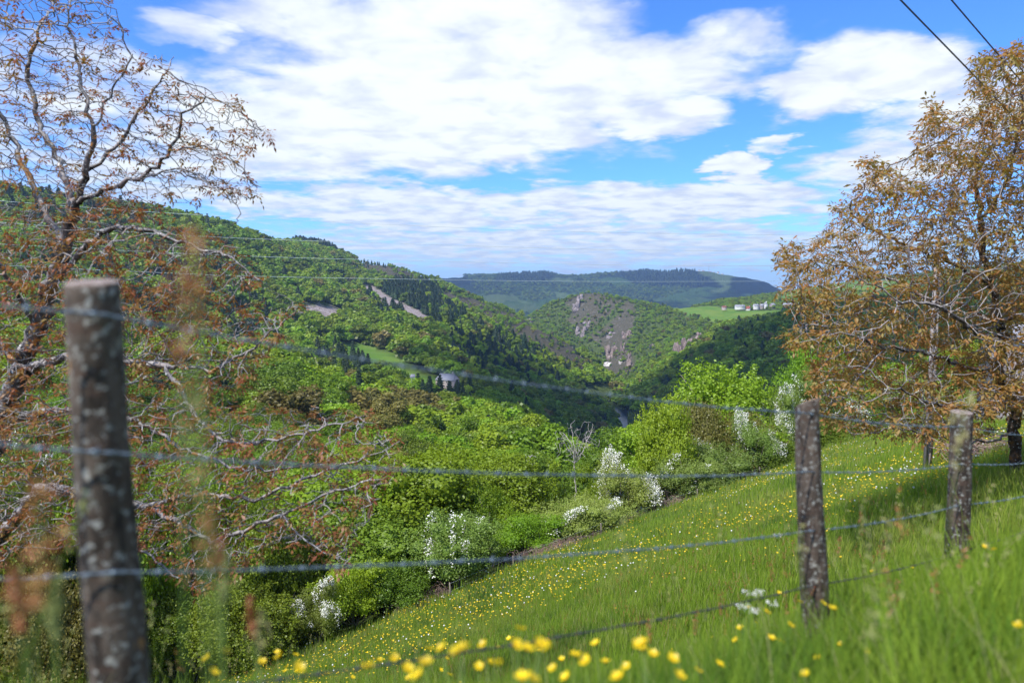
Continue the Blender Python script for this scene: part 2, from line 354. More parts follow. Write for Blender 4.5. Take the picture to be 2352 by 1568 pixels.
FARFIELD_SUN = [([(1585, 616), (1640, 618), (1690, 630), (1680, 655), (1640, 690), (1615, 690), (1650, 655), (1610, 635)], 3900, 5200), ([(1060, 690), (1130, 674), (1200, 682), (1140, 700), (1080, 702)], 3000, 4000), ([(1250, 632), (1300, 640), (1330, 634), (1310, 650), (1260, 646)], 4000, 5200), ([(1150, 705), (1230, 700), (1250, 712), (1180, 716)], 2900, 3600)]  # first outline paints the sunlit spot between cloud shades, the others are fields
HEATH = [([(1000, 668), (1060, 672), (1130, 702), (1200, 728), (1225, 738), (1290, 765), (1350, 835), (1340, 862), (1250, 812), (1180, 768), (1100, 730)], 700, 1520),
         ([(1312, 674), (1355, 668), (1400, 680), (1432, 690), (1400, 722), (1372, 748), (1330, 765), (1305, 740), (1316, 712), (1300, 696)], 1250, 1760), ([(1440, 690), (1462, 700), (1458, 745), (1440, 785), (1462, 830), (1440, 868), (1385, 850), (1392, 800), (1350, 775), (1405, 740)], 1250, 1760),
         ([(815, 600), (900, 598), (955, 622), (1000, 646), (960, 655), (880, 645), (830, 625)], 1230, 1850),
         ([(1240, 730), (1300, 760), (1330, 800), (1300, 800)], 900, 1340),
         ([(1590, 770), (1650, 738), (1665, 742), (1610, 790), (1560, 830), (1545, 815)], 1000, 1250),
         ([(745, 620), (800, 640), (840, 668), (825, 678), (770, 645)], 800, 1330)]
SCREE = [([(682, 703), (700, 696), (735, 700), (792, 710), (785, 722), (745, 728), (725, 715), (690, 712)], 560, 1000)]
SCAR = [([(828, 656), (850, 655), (905, 685), (960, 712), (1000, 735), (965, 742), (915, 712), (870, 690)], 600, 1200)]
def region(x, y, z, regs, jit=3):
    u, v = proj(x, y, z); u = u + jit * fbm(x / 14, y / 14, 51, 3); v = v + .6 * jit * fbm(x / 14, y / 14, 57, 3)
    r = np.zeros(u.shape, bool)
    for poly, y0, y1 in regs: r |= inpoly(u, v, poly) & (y > y0) & (y < y1)
    return r

NU, q0, q1 = 430, -1.35, 1.15
qs = np.linspace(q0, q1, NU); Yk_, Zk_ = knots(qs)
rows = []
SUB = [5, 7, 12, 12, 24, 10, 20, 14, 10, 6, 12, 20, 8, 4]
for k in range(len(Yk_) - 1):
    for j in range(SUB[k]): rows.append(Yk_[k] + (Yk_[k + 1] - Yk_[k]) * j / SUB[k])
rows.append(Yk_[-1]); YY = np.array(rows); NR = len(YY)
XX = YY * qs[None]; ZZ = gz(XX.ravel(), YY.ravel()).reshape(XX.shape)
V = np.stack([XX, YY, ZZ], -1).reshape(-1, 3)
i = np.arange(NR - 1)[:, None] * NU; j = np.arange(NU - 1)[None]
Q = np.stack([i + j, i + j + 1, i + NU + j + 1, i + NU + j], -1).reshape(-1, 4)
x_, y_, z_ = V.T
cover = np.zeros((len(V), 4), np.float32); cover[:, 3] = 1
cover[:, 0] = region(x_, y_, z_, PASTURE); cover[:, 1] = region(x_, y_, z_, HEATH, 7); cover[:, 2] = region(x_, y_, z_, SCREE + SCAR)
farc = np.zeros((len(V), 4), np.float32); farc[:, 0] = region(x_, y_, z_, FARSHADE, 6); farc[:, 1] = region(x_, y_, z_, FARFIELD_SUN, 8)
def ground_mat():
    m, t, o = newmat('valley_ground'); p = t.pos(); b = t.n.new('ShaderNodeBsdfDiffuse')
    n1 = t.noise(p, .02, 6, .6); n2 = t.noise(p, .25, 6, .65); n3 = t.noise(p, 1.5, 4, .6)
    forest = t.mix(t.ramp(n2, .35, .65), (.035, .055, .015, 1), (.10, .13, .035, 1))
    past = t.mix(t.ramp(n1, .35, .65), (.10, .19, .03, 1), (.16, .225, .045, 1)); past = t.mix(t.ramp(n2, .4, .7, 0, .4), past, (.08, .16, .03, 1))
    heath = t.mix(t.ramp(n2, .3, .7), (.055, .048, .036, 1), (.125, .102, .085, 1)); heath = t.mix(t.ramp(n3, .45, .65, 0, .7), heath, (.085, .11, .03, 1))
    heath = t.mix(t.ramp(t.noise(t.v('MULTIPLY', p, (1, 1, .25)), .13, 7, .75), .57, .68), heath, (.24, .21, .20, 1))
    heath = t.mix(t.ramp(t.noise(p, .35, 4, .7), .66, .70), heath, (.42, .25, .03, 1))
    scree = t.mix(t.ramp(n3, .35, .6), (.21, .175, .165, 1), (.46, .40, .385, 1))
    scree = t.mix(t.ramp(t.noise(t.v('MULTIPLY', p, (1, 1, .3)), .4, 5, .7), .46, .58, 0, .8), scree, (.13, .095, .08, 1))
    sep = t.n.new('ShaderNodeSeparateColor'); t.put(sep.inputs[0], t.attr('cover', 'Color'))
    c = t.mix(sep.outputs[0], forest, past); c = t.mix(sep.outputs[1], c, heath); c = t.mix(sep.outputs[2], c, scree)
    # far range beyond the gorge: mixed woods and fields, with cloud shade and a sunlit spot painted in
    f1 = t.noise(p, .0022, 5, .55, .4); f2 = t.noise(p, .012, 6, .7)
    fc = t.mix(t.ramp(f1, .42, .52), (.018, .035, .015, 1), (.06, .11, .03, 1)); fc = t.mix(t.ramp(f2, .54, .62, 0, .5), fc, (.12, .16, .05, 1))
    fc = t.mix(t.ramp(f1, .60, .64, 0, .8), fc, (.13, .18, .06, 1)); fc = t.mix(t.ramp(t.noise(p, .03, 5, .7), .5, .7, 0, .75), fc, (.012, .02, .01, 1))
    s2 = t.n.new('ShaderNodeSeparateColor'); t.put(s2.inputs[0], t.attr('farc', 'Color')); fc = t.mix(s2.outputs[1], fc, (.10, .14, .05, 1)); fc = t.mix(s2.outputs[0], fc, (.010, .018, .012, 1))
    fy = t.ramp(t.xyz(p)[1], 2400, 2700); c = t.mix(fy, c, fc)
    t.put(b.inputs[0], c)
    bn = t.n.new('ShaderNodeBump'); bn.inputs['Distance'].default_value = 6; bn.inputs['Strength'].default_value = .9
    hh = t.m('MULTIPLY', t.noise(p, .06, 6, .7), t.m('ADD', t.m('MULTIPLY', fy, 5.0), t.m('ADD', t.m('MULTIPLY', sep.outputs[1], .7), .12))); t.put(bn.inputs['Height'], hh); t.l.new(bn.outputs[0], b.inputs['Normal'])
    t.l.new(b.outputs[0], o.inputs[0]); return m
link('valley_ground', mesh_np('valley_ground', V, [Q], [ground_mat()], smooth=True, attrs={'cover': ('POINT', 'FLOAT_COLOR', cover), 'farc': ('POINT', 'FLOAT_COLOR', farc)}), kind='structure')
# river
RIV = [(1300, 1050, 560), (1405, 1065, 600), (1455, 1045, 640), (1452, 990, 720), (1440, 968, 768), (1425, 950, 820), (1385, 937, 860), (1362, 925, 905), (1400, 905, 990)]
rp = []
for (u, v, Y) in RIV:
    Yr = RIV_Z / float(zof(v, 1.0)); rp.append(P(u, v, Yr))
rp = np.array(rp); tt = np.linspace(0, len(rp) - 1, 60); cx = np.stack([np.interp(tt, range(len(rp)), rp[:, k]) for k in range(3)], 1)
for _ in range(4): cx[1:-1] = (cx[:-2] + 2 * cx[1:-1] + cx[2:]) / 4
tg = np.gradient(cx, axis=0)[:, :2]; tg /= np.linalg.norm(tg, axis=1)[:, None]; nr = np.stack([-tg[:, 1], tg[:, 0]], 1)
hw = 15 + 3 * np.sin(tt * 1.7)
A = np.column_stack([cx[:, :2] + nr * hw[:, None], np.full(60, RIV_Z + 1.2)]); B = np.column_stack([cx[:, :2] - nr * hw[:, None], np.full(60, RIV_Z + 1.2)])
RIVC = cx[:, :2]
i = np.arange(59)
wm = pbr('river_water', (.025, .035, .035), .3, spec=.4, bump=(.5, .05))
link('river', mesh_np('river', np.vstack([A, B]), [np.stack([i, i + 1, i + 61, i + 60], 1)], [wm]), kind='structure')

# meadow sheet
sg = np.concatenate([np.arange(-34, -6, 1.0), np.arange(-6, 14, .35), np.arange(14, 60, .9), np.arange(60, 175, 3)])
tgx = np.concatenate([np.arange(-25, -4, 1.5), np.arange(-4, 8, .3), np.linspace(8, T_END, 34)])
S2, T2 = np.meshgrid(sg, tgx); X2 = S2 * SV[0] + T2 * TV[0]; Y2 = S2 * SV[1] + T2 * TV[1]
V = np.stack([X2, Y2, mz(X2, Y2)], -1).reshape(-1, 3); n_ = len(sg)
i = np.arange(len(tgx) - 1)[:, None] * n_; j = np.arange(n_ - 1)[None]
Q = np.stack([i + j, i + j + 1, i + n_ + j + 1, i + n_ + j], -1).reshape(-1, 4)
def meadow_mat():
    m, t, o = newmat('meadow_soil'); p = t.pos(); b = t.n.new('ShaderNodeBsdfDiffuse')
    c = t.mix(t.ramp(t.noise(p, .3, 5), .4, .6), (.07, .13, .02, 1), (.11, .15, .03, 1)); c = t.mix(t.ramp(t.noise(p, 6, 5, .7), .4, .7), c, (.05, .06, .02, 1))
    t.put(b.inputs[0], c); t.l.new(b.outputs[0], o.inputs[0]); return m
link('meadow', mesh_np('meadow', V, [Q], [meadow_mat()], smooth=True), kind='structure')

# ------------------------------------------------------------------ foliage building blocks
def rnd_dirs(rng, n):
    v = rng.normal(size=(n, 3)); return v / np.linalg.norm(v, axis=1)[:, None]
def leafquads(rng, C, N, size, aspect=.6, jit=.7, droop=0.0):
    n = len(C); N = N + jit * rnd_dirs(rng, n); N /= np.linalg.norm(N, axis=1)[:, None]
    a = np.cross(N, rnd_dirs(rng, n)); a[:, 2] -= droop; a /= np.linalg.norm(a, axis=1)[:, None] + 1e-9; b = np.cross(N, a)
    s = np.broadcast_to(np.asarray(size, float), (n,))[:, None]
    P0 = C - a * s * .5; P2 = C + a * s * .5; P1 = C + b * s * aspect * .5 + N * s * .08; P3 = C - b * s * aspect * .5 + N * s * .08
    V = np.stack([P0, P1, P2, P3], 1).reshape(-1, 3); return V, np.arange(4 * n).reshape(-1, 4)
def crown_pts(rng, n, R=4.0, H=8.0, z0=2.5, nb=14, shape='round', fill=.35):
    """points and outward normals on a cluster of lobes; R radius, H crown height"""
    cs = []
    for k in range(nb):
        dvec = rnd_dirs(rng, 1)[0]; rr = rng.uniform(.25, .72) ** .7
        c = np.array([dvec[0] * R * rr, dvec[1] * R * rr, dvec[2] * H * .5 * rr])
        if shape == 'dome' and c[2] < -H * .2: c[2] *= .4
        if shape == 'tall': c[:2] *= .7; c[2] *= 1.15
        cs.append((c, rng.uniform(.30, .50) * R * (1.05 - .25 * abs(c[2]) / (H * .5))))
    per = np.array([c[1] ** 2 for c in cs]); per = (per / per.sum() * n).astype(int) + 1
    Cc, Nn = [], []
    for (c, r), k in zip(cs, per):
        dv = rnd_dirs(rng, k); dv[:, 2] = np.where(dv[:, 2] < -.35, -dv[:, 2], dv[:, 2])
        rad = r * (1 - fill * rng.random(k) ** 2) * (1 + .22 * np.sin(dv[:, 0] * 7 + c[0]) * np.cos(dv[:, 1] * 6 + c[1] + dv[:, 2] * 5))
        Cc.append(c + dv * rad[:, None]); Nn.append(dv)
    Cc = np.vstack(Cc); Nn = np.vstack(Nn); Cc[:, 2] += z0 + H * .5
    return Cc, Nn, [(c + np.array([0, 0, z0 + H * .5]), r) for c, r in cs]
ICO_V = None
def ico(sub=1):
    import bmesh
    bm = bmesh.new(); bmesh.ops.create_icosphere(bm, subdivisions=sub, radius=1); V = np.array([v.co[:] for v in bm.verts]); T = np.array([[v.index for v in f.verts] for f in bm.faces]); bm.free(); return V, T
ICO1 = ico(1); ICO2 = ico(2); ICO3 = ico(3)
def broadleaf(seed, n, leaf, R=4, H=8, z0=2.5, nb=14, shape='round', core=.72, fill=.35):
    rng = np.random.default_rng(seed); C, N, bl = crown_pts(rng, n, R, H, z0, nb, shape, fill)
    V, Qd = leafquads(rng, C, N, leaf * rng.uniform(.7, 1.3, len(C)), .75, .8)
    tone = np.clip(rng.random(len(Qd)) * .7 + .3 * rng.random(), 0, 1)
    mb = MB(); mb.add(V, Qd)
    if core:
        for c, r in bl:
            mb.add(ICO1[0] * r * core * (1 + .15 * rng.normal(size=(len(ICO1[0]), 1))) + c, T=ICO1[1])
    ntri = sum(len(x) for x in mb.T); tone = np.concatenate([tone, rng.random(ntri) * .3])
    return mb, tone
def conifer(seed, n, H=12, R=2.6, leaf=.7, z0=.8):
    rng = np.random.default_rng(seed); mb = MB()
    tz = rng.random(n) ** .75; lay = np.floor(tz * 13) / 13; fr = (tz * 13) % 1
    z = z0 + H * (lay + (1 - fr) * .03) ; rr = R * (1 - lay) ** .85 * (.35 + .65 * fr) * rng.uniform(.8, 1.15, n) + .08
    th = rng.random(n) * 6.283; th += .35 * np.sin(th * 5 + lay * 40)
    C = np.stack([rr * np.cos(th), rr * np.sin(th), z - rr * .28], 1); N = np.stack([np.cos(th) * .5, np.sin(th) * .5, np.full(n, .8)], 1)
    V, Qd = leafquads(rng, C, N, leaf * rng.uniform(.6, 1.2, n) * (1.2 - .6 * tz), .5, .5); mb.add(V, Qd)
    zz = np.linspace(z0, z0 + H * .95, 8); mb.tube(np.stack([0 * zz, 0 * zz, zz], 1), R * .62 * (1 - (zz - z0) / H) ** .9 + .03, 7)
    ntri = sum(len(x) for x in mb.T); nq = sum(len(x) for x in mb.Q)
    return mb, rng.random(nq + ntri)
def trunk_mb(h, r, seed, limbs=4):
    rng = np.random.default_rng(seed); mb = MB(); k = 7; zz = np.linspace(-1.5, h, k); off = np.cumsum(rng.normal(0, .06 * h / k, (k, 2)), 0)
    pts = np.column_stack([off, zz]); mb.tube(pts, np.linspace(r * 1.25, r * .35, k), 8)
    for q in range(limbs):
        i0 = rng.integers(2, k - 1); a = rng.random() * 6.28; L = h * rng.uniform(.3, .5)
        e = pts[i0] + np.array([math.cos(a) * L * .7, math.sin(a) * L * .7, L * .7]); mid = (pts[i0] + e) / 2 + rng.normal(0, .06 * L, 3)
        mb.tube([pts[i0], mid, e], [r * .45, r * .3, r * .1], 6)
    return mb
def scatter(name, mats, protos, pk, pos, rot, scl, kind='stuff', label=None):
    """one object: instances of the given leaf meshes on points. protos: [(MB, tone, material index)]"""
    Vs, Qs, Ts, mq, mt, tq, tt_, pid = [], [], [], [], [], [], [], []; n0 = 0
    for k, (mb, tone, mi) in enumerate(protos):
        V = np.vstack(mb.V); Qa = np.vstack(mb.Q) if mb.Q else np.zeros((0, 4), int); Ta = np.vstack(mb.T) if mb.T else np.zeros((0, 3), int)
        mq_ = np.array(mb.mq, int) if mi is None else np.full(len(Qa), mi); mt_ = np.array(mb.mt, int) if mi is None else np.full(len(Ta), mi)
        Vs.append(V); Qs.append(Qa + n0); Ts.append(Ta + n0); n0 += len(V); mq.append(mq_); mt.append(mt_)
        tq.append(tone[:len(Qa)]); tt_.append(tone[len(Qa):]); pid.append(np.full(len(V), k + 1))
    npt = len(pos); Vs.append(pos); pid.append(-(np.asarray(pk) + 1)); nv = n0
    rotv = np.zeros((nv + npt, 3), np.float32); rotv[nv:] = rot; sc = np.ones((nv + npt, 3), np.float32); sc[nv:] = scl
    me = mesh_np(name, np.vstack(Vs), [np.vstack(Qs), np.vstack(Ts)], mats, np.concatenate(mq + mt),
                 attrs={'pid': ('POINT', 'INT', np.concatenate(pid).astype(np.int32)), 'prot': ('POINT', 'FLOAT_VECTOR', rotv), 'pscl': ('POINT', 'FLOAT_VECTOR', sc),
                        'tone': ('FACE', 'FLOAT', np.concatenate(tq + tt_).astype(np.float32))})
    o = link(name, me, kind=kind)
    if label: o['label'] = label
    g = bpy.data.node_groups.new(name + '_nodes', 'GeometryNodeTree')
    g.interface.new_socket('Geometry', in_out='INPUT', socket_type='NodeSocketGeometry'); g.interface.new_socket('Geometry', in_out='OUTPUT', socket_type='NodeSocketGeometry')
    N = g.nodes; Lk = g.links; gi = N.new('NodeGroupInput'); go = N.new('NodeGroupOutput'); jn = N.new('GeometryNodeJoinGeometry')
    def na(nm, tp):
        a = N.new('GeometryNodeInputNamedAttribute'); a.data_type = tp; a.inputs[0].default_value = nm; return a.outputs[0]
    def sep(val):
        c = N.new('FunctionNodeCompare'); c.data_type = 'INT'; c.operation = 'EQUAL'
        ins = [s for s in c.inputs if s.type == 'INT' and s.enabled] or [s for s in c.inputs if s.type == 'INT']
        Lk.new(na('pid', 'INT'), ins[0]); ins[1].default_value = val
        s = N.new('GeometryNodeSeparateGeometry'); s.domain = 'POINT'; Lk.new(gi.outputs[0], s.inputs[0]); Lk.new(c.outputs[0], s.inputs[1]); return s.outputs[0]
    for k in range(len(protos)):
        if not (np.asarray(pk) == k).any(): continue
        ip = N.new('GeometryNodeInstanceOnPoints'); Lk.new(sep(-(k + 1)), ip.inputs['Points']); Lk.new(sep(k + 1), ip.inputs['Instance'])
        e = N.new('FunctionNodeEulerToRotation'); Lk.new(na('prot', 'FLOAT_VECTOR'), e.inputs[0]); Lk.new(e.outputs[0], ip.inputs['Rotation'])
        Lk.new(na('pscl', 'FLOAT_VECTOR'), ip.inputs['Scale']); Lk.new(ip.outputs[0], jn.inputs[0])
    Lk.new(jn.outputs[0], go.inputs[0]); md = o.modifiers.new('scatter', 'NODES'); md.node_group = g
    return o

# ------------------------------------------------------------------ woods on the slopes
rng = np.random.default_rng(5)
def cand(y0, y1, cell, qa=-.86, qb=.86):
    xs = np.arange(qa * y1, qb * y1, cell); ys = np.arange(y0, y1, cell); X, Y = np.meshgrid(xs, ys)
    X = X + rng.uniform(-.45, .45, X.shape) * cell; Y = Y + rng.uniform(-.45, .45, Y.shape) * cell
    k = (X / Y > qa) & (X / Y < qb); return X[k], Y[k]
cx_, cy_ = [], []
for y0, y1, c in ((32, 130, 5.6), (130, 420, 7.6), (420, 900, 8.6), (900, 2300, 7.6)):
    a, b = cand(y0, y1, c); cx_.append(a); cy_.append(b)
TX = np.concatenate(cx_); TY = np.concatenate(cy_)
tdist = TX * TV[0] + TY * TV[1]; k = (tdist > 33) | (TY > 240); TX, TY = TX[k], TY[k]
TZ = gz(TX, TY)
# visibility from the camera: running maximum of slope along each azimuth
QN, YN = 360, 420
qg = np.linspace(-.88, .88, QN); yg = np.exp(np.linspace(math.log(30), math.log(2600), YN))
QG, YG = np.meshgrid(qg, yg, indexing='ij'); gx = (QG * YG).ravel(); gy = YG.ravel(); gg = gz(gx, gy)
bare = region(gx, gy, gg, PASTURE + HEATH + SCREE + SCAR).reshape(QG.shape)
hg = gg.reshape(QG.shape) + np.where(bare, 0, 6.5)
rm = np.maximum.accumulate(hg / YG, axis=1)
def hidden(x, y, ztop):
    qi = np.clip(np.round((x / y + .88) / 1.76 * (QN - 1)).astype(int), 0, QN - 1)
    yi = np.clip(np.searchsorted(yg, y * .985 - 5) - 1, 0, YN - 1); return ztop / y < rm[qi, yi] - .0006
TU, TVV = proj(TX, TY, TZ)
no = region(TX, TY, TZ, PASTURE + SCREE + SCAR)
he = region(TX, TY, TZ, HEATH, 7) | (region(TX, TY, TZ + 5, [(HEATH[0][0], 620, 1520), (HEATH[2][0], 1100, 1850)], 7))
near_ = [(p, a - 45, b) for p, a, b in PASTURE[:2]] + [(p, a - 130, b) for p, a, b in SCREE + SCAR]; no |= region(TX, TY, TZ + 6, near_) | region(TX, TY, TZ + 10, SCREE + [(p, a - 130, b) for p, a, b in SCREE])
fu, fv = proj(TX, TY, TZ + 8); no |= (fu > 925) & (fu < 1060) & (fv > 850) & (fv < 884) & (TY > 300) & (TY < 452) & (rng.random(len(TX)) < .9)
rd = np.full(len(TX), 1e9)
for c in RIVC: rd = np.minimum(rd, np.hypot(TX - c[0], TY - c[1]))
clear = (rd < 16)
scrub = (TY > 1180) & (TU > 1200)      # thin, low oak scrub on the far rocky hill
dens_ = np.where((TY > 900) & ~scrub, .62, 1.0) * np.where(he, np.where(fbm(TX / 38, TY / 38, 71, 3) > .05, .6, .10), 1.0) * np.where(scrub & (fbm(TX / 60, TY / 60, 77, 3) < -.12), .45, 1.0)
keep = ~no & ~clear & (rng.random(len(TX)) < dens_)
# clearing for the farm buildings
FARM = P(1028, 884, 450); keep &= (np.hypot(TX - FARM.x, TY - FARM.y + 6) > 21) & (np.hypot(TX - FARM.x + 26, TY - FARM.y + 4) > 10)
VIL = P(1712, 710, 1320)
H0 = np.where(TY < 130, 8.5, np.where(TY < 420, 10.5, 12.0)) * rng.uniform(.6, 1.4, len(TX))
H0 = np.where(scrub | he, H0 * .52, H0); H0 = np.where((TY < 130), np.minimum(H0, 10.5), H0)
tu_, tv_ = proj(TX, TY, TZ + H0); keep &= ~((np.abs(tu_ - 1325) < 75) & (tv_ < 1035) & (TY < 170)) & ~((np.abs(tu_ - 1443) < 26) & (tv_ < 1002) & (TVV > 960) & (TY < 690))
keep &= ~hidden(TX, TY, TZ + H0) & (TU > -260) & (TU < 2620)
TX, TY, TZ, TU, TVV, H0, scrub, he = [a[keep] for a in (TX, TY, TZ, TU, TVV, H0, scrub, he)]
n = len(TX)
# kinds: 0 bright, 1 mid, 2 yellow, 3 olive, 4 conifer
kd = np.digitize(rng.random(n) + .28 * fbm(TX / 70, TY / 70, 91, 3), [.44, .70, .91, .965])
kd = np.where(kd > 3, 1, kd); kd = np.where(rng.random(n) < .03, 4, kd)
def ell(u, v, ru, rv, prob, kind, y0=0, y1=9999):
    global kd
    r = ((TU - u) / ru) ** 2 + ((TVV - v) / rv) ** 2 < 1
    kd = np.where(r & (rng.random(n) < prob) & (TY > y0) & (TY < y1), kind, kd)
ell(940, 690, 75, 45, .9, 4, 620); ell(1010, 730, 60, 25, .7, 4, 620); ell(1040, 920, 110, 32, .9, 4, 300, 448)
ell(800, 860, 85, 40, .75, 4, 300); ell(740, 570, 70, 18, 1, 4, 1350); ell(160, 500, 180, 60, .25, 4); ell(900, 700, 70, 40, .5, 4, 600)
ell(560, 760, 70, 70, .5, 4); ell(1180, 830, 160, 60, .30, 4, 500); ell(880, 605, 60, 14, .5, 4, 1400); ell(1850, 715, 55, 14, .8, 4, 900)
ell(890, 985, 100, 45, .85, 3, 0, 420); ell(870, 1060, 40, 30, .9, 3, 0, 420); ell(1230, 930, 120, 45, .5, 1, 450, 900)
ell(300, 700, 220, 150, .3, 4); ell(1100, 800, 80, 50, .4, 4, 500); ell(420, 1350, 420, 300, .7, 1, 0, 120)
kd = np.where((kd == 4) & (TY < 200) & (TU > 700), 1, kd)
PR = []
for (seed, leafm, R, H, z0, nb, shp) in ((1, 0, 4.2, 8.4, 1.2, 15, 'dome'), (2, 1, 4.0, 8.6, 1.2, 14, 'round'), (3, 2, 3.6, 8.8, 1.2, 13, 'tall'), (4, 3, 4.0, 8.2, 1.3, 14, 'round')):
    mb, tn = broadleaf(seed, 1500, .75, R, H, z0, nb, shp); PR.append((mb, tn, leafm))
mb, tn = conifer(9, 900, 11, 3.5, .95); PR.append((mb, tn, 4))
PRF = []
for (seed, leafm, R, H, z0, nb, shp) in ((11, 0, 4.4, 8.0, 1.0, 10, 'dome'), (12, 1, 4.2, 8.4, 1.0, 10, 'round'), (13, 2, 3.8, 8.4, 1.0, 9, 'tall'), (14, 3, 4.2, 8.0, 1.0, 10, 'round')):
    mb, tn = broadleaf(seed, 340, 1.5, R, H, z0, nb, shp, core=.8); PRF.append((mb, tn, leafm))
mb, tn = conifer(19, 220, 11, 3.9, 1.8); PRF.append((mb, tn, 4))
MATS5 = [L_BRIGHT, L_MID, L_YEL, L_OLIVE, L_CON]
sc0 = H0 / 9.6
sc3 = np.stack([sc0 * rng.uniform(1.1, 1.5, n)] * 2 + [sc0], 1)
con = kd == 4; sc3[con, 2] *= 1.05
# the trees that show largest become things of their own
size = H0 / TY * np.where(tdist[:1].size, 1, 1); inview = (TU > -30) & (TU < 2380) & (TVV < 1560)
vis_h = inview
own = np.zeros(n, bool)
oi = np.where(vis_h & ~con)[0]; oi = oi[np.argsort(-size[oi])][:285]; own[oi] = True
ci = np.where(vis_h & con)[0]; ci = ci[np.argsort(-size[ci])][:150]; own[ci] = True
rotz = rng.random(n) * 6.283
rest = ~own
mid = rest & (TY < 520); far = rest & (TY >= 520)
posA = np.stack([TX, TY, TZ - .3], 1); rotA = np.stack([0 * rotz, 0 * rotz, rotz], 1)
scatter('woodland', MATS5, PR + PRF, np.concatenate([kd[mid], kd[far] + 5]), np.vstack([posA[mid], posA[far]]), np.vstack([rotA[mid], rotA[far]]), np.vstack([sc3[mid], sc3[far]]),
        label='mixed spring woodland covering both sides of the gorge')
print('trees', n, 'own', own.sum(), 'mid', mid.sum(), 'far', far.sum())
HI = []
for (seed, m_, R, H, z0, nb, shp) in ((21, L_BRIGHT, 4.3, 8.2, 1.4, 18, 'dome'), (22, L_MID, 4.1, 8.6, 1.4, 17, 'round'), (23, L_YEL, 3.7, 8.8, 1.3, 16, 'tall'), (24, L_OLIVE, 4.1, 8.2, 1.5, 17, 'round')):
    mb, tn = broadleaf(seed, 6500, .40, R, H, z0, nb, shp)
    HI.append((mb.build('crown', [m_], attrs={'tone': ('FACE', 'FLOAT', tn.astype(np.float32))}), trunk_mb(6, .22, seed).build('trunk', [M_TRUNK], True)))
mb, tn = conifer(29, 3600, 11, 3.2, .55)
HI.append((mb.build('crown', [L_CON], attrs={'tone': ('FACE', 'FLOAT', tn.astype(np.float32))}), trunk_mb(9, .2, 29, 0).build('trunk', [M_TRUNK], True)))
TL = [('broadleaf_tree', 'bright green broadleaf tree', 'bright green trees in the wood'), ('broadleaf_tree', 'mid green broadleaf tree', 'mid green trees in the wood'),
      ('broadleaf_tree', 'yellow green broadleaf tree', 'yellow green trees in the wood'), ('broadleaf_tree', 'olive brown tree coming into leaf', 'olive brown trees in the wood'), ('conifer_tree', 'dark pointed conifer', 'dark conifers in the wood')]
MARKS = [(1028, 850, 'just behind the large farmhouse'), (1040, 915, 'in front of the large farmhouse'), (880, 800, 'above the small sloping pasture'), (820, 850, 'below the small sloping pasture'), (940, 690, 'beside the pale logging scar'), (735, 745, 'below the pale scree patch'), (735, 690, 'above the pale scree patch'),
         (1200, 850, 'on the slope right of the farmhouse'), (1300, 900, 'low on the slope beside the river'), (1400, 980, 'near the river bank'), (1325, 1020, 'beside the bleached dead tree'), (1100, 980, 'on the spur below the farmhouse'), (950, 960, 'in the wood below the pasture'), (1230, 1000, 'at the right end of the near spur'),
         (1050, 1080, 'close behind the middle of the hedge'), (1200, 1080, 'behind the hedge left of the dead tree'), (900, 1120, 'behind the lower end of the hedge'), (750, 1150, 'beyond the tips of the left walnut'), (700, 950, 'right of the left walnut, mid slope'), (560, 900, 'seen through the left walnut twigs'), (400, 800, 'on the slope right of the nearest post'),
         (420, 1000, 'behind the left walnut limbs'), (100, 900, 'behind the left walnut trunk'), (100, 1150, 'behind the lowest walnut limb'), (500, 1250, 'low behind the nearest fence post'), (620, 600, 'near the top of the left hillside'), (200, 600, 'high on the left hillside'), (620, 700, 'mid height on the left hillside'),
         (1500, 1000, 'left of the tall hedge by the river'), (1650, 950, 'behind the tall hedge'), (1850, 900, 'behind the hedge left of the right walnut'), (2100, 850, 'behind the right walnut crown'), (1700, 830, 'on the shaded right hillside'), (2300, 800, 'far right behind the walnut')]
def tree_label(i, k):
    du = [((TU[i] - a) / 1.3) ** 2 + (TVV[i] - H0[i] / TY[i] * 800 - b) ** 2 for a, b, _ in MARKS]; m_ = MARKS[int(np.argmin(du))][2]
    sz = ('low ', '', 'tall ')[int(np.digitize(H0[i], [9.0 if TY[i] > 130 else 7.4, 11.6 if TY[i] > 130 else 9.2]))]
    return sz + TL[k][1] + ' ' + m_
NEARB = []
for (seed, m_, R, H, z0, nb, shp) in ((31, L_BRIGHT, 4.0, 8.6, .6, 26, 'round'), (32, L_MID, 4.0, 8.6, .6, 26, 'round'), (33, L_YEL, 3.7, 8.8, .6, 24, 'tall'), (34, L_OLIVE, 4.0, 8.4, .6, 24, 'round')):
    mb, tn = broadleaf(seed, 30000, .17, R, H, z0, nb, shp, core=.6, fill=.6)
    NEARB.append((mb.build('crown', [m_], attrs={'tone': ('FACE', 'FLOAT', tn.astype(np.float32))}), HI[seed - 31][1]))
NEARB.append(HI[4])
for i in np.where(own)[0]:
    k = int(kd[i]); nm, lb, gp = TL[k]; lb = tree_label(i, k)
    e = thing(nm, lb, 'tree', posA[i], gp); e.rotation_euler[2] = rotz[i]; e.scale = sc3[i]
    src = NEARB if TY[i] < 135 else HI
    link('crown', src[k][0], e); link('trunk', src[k][1], e)

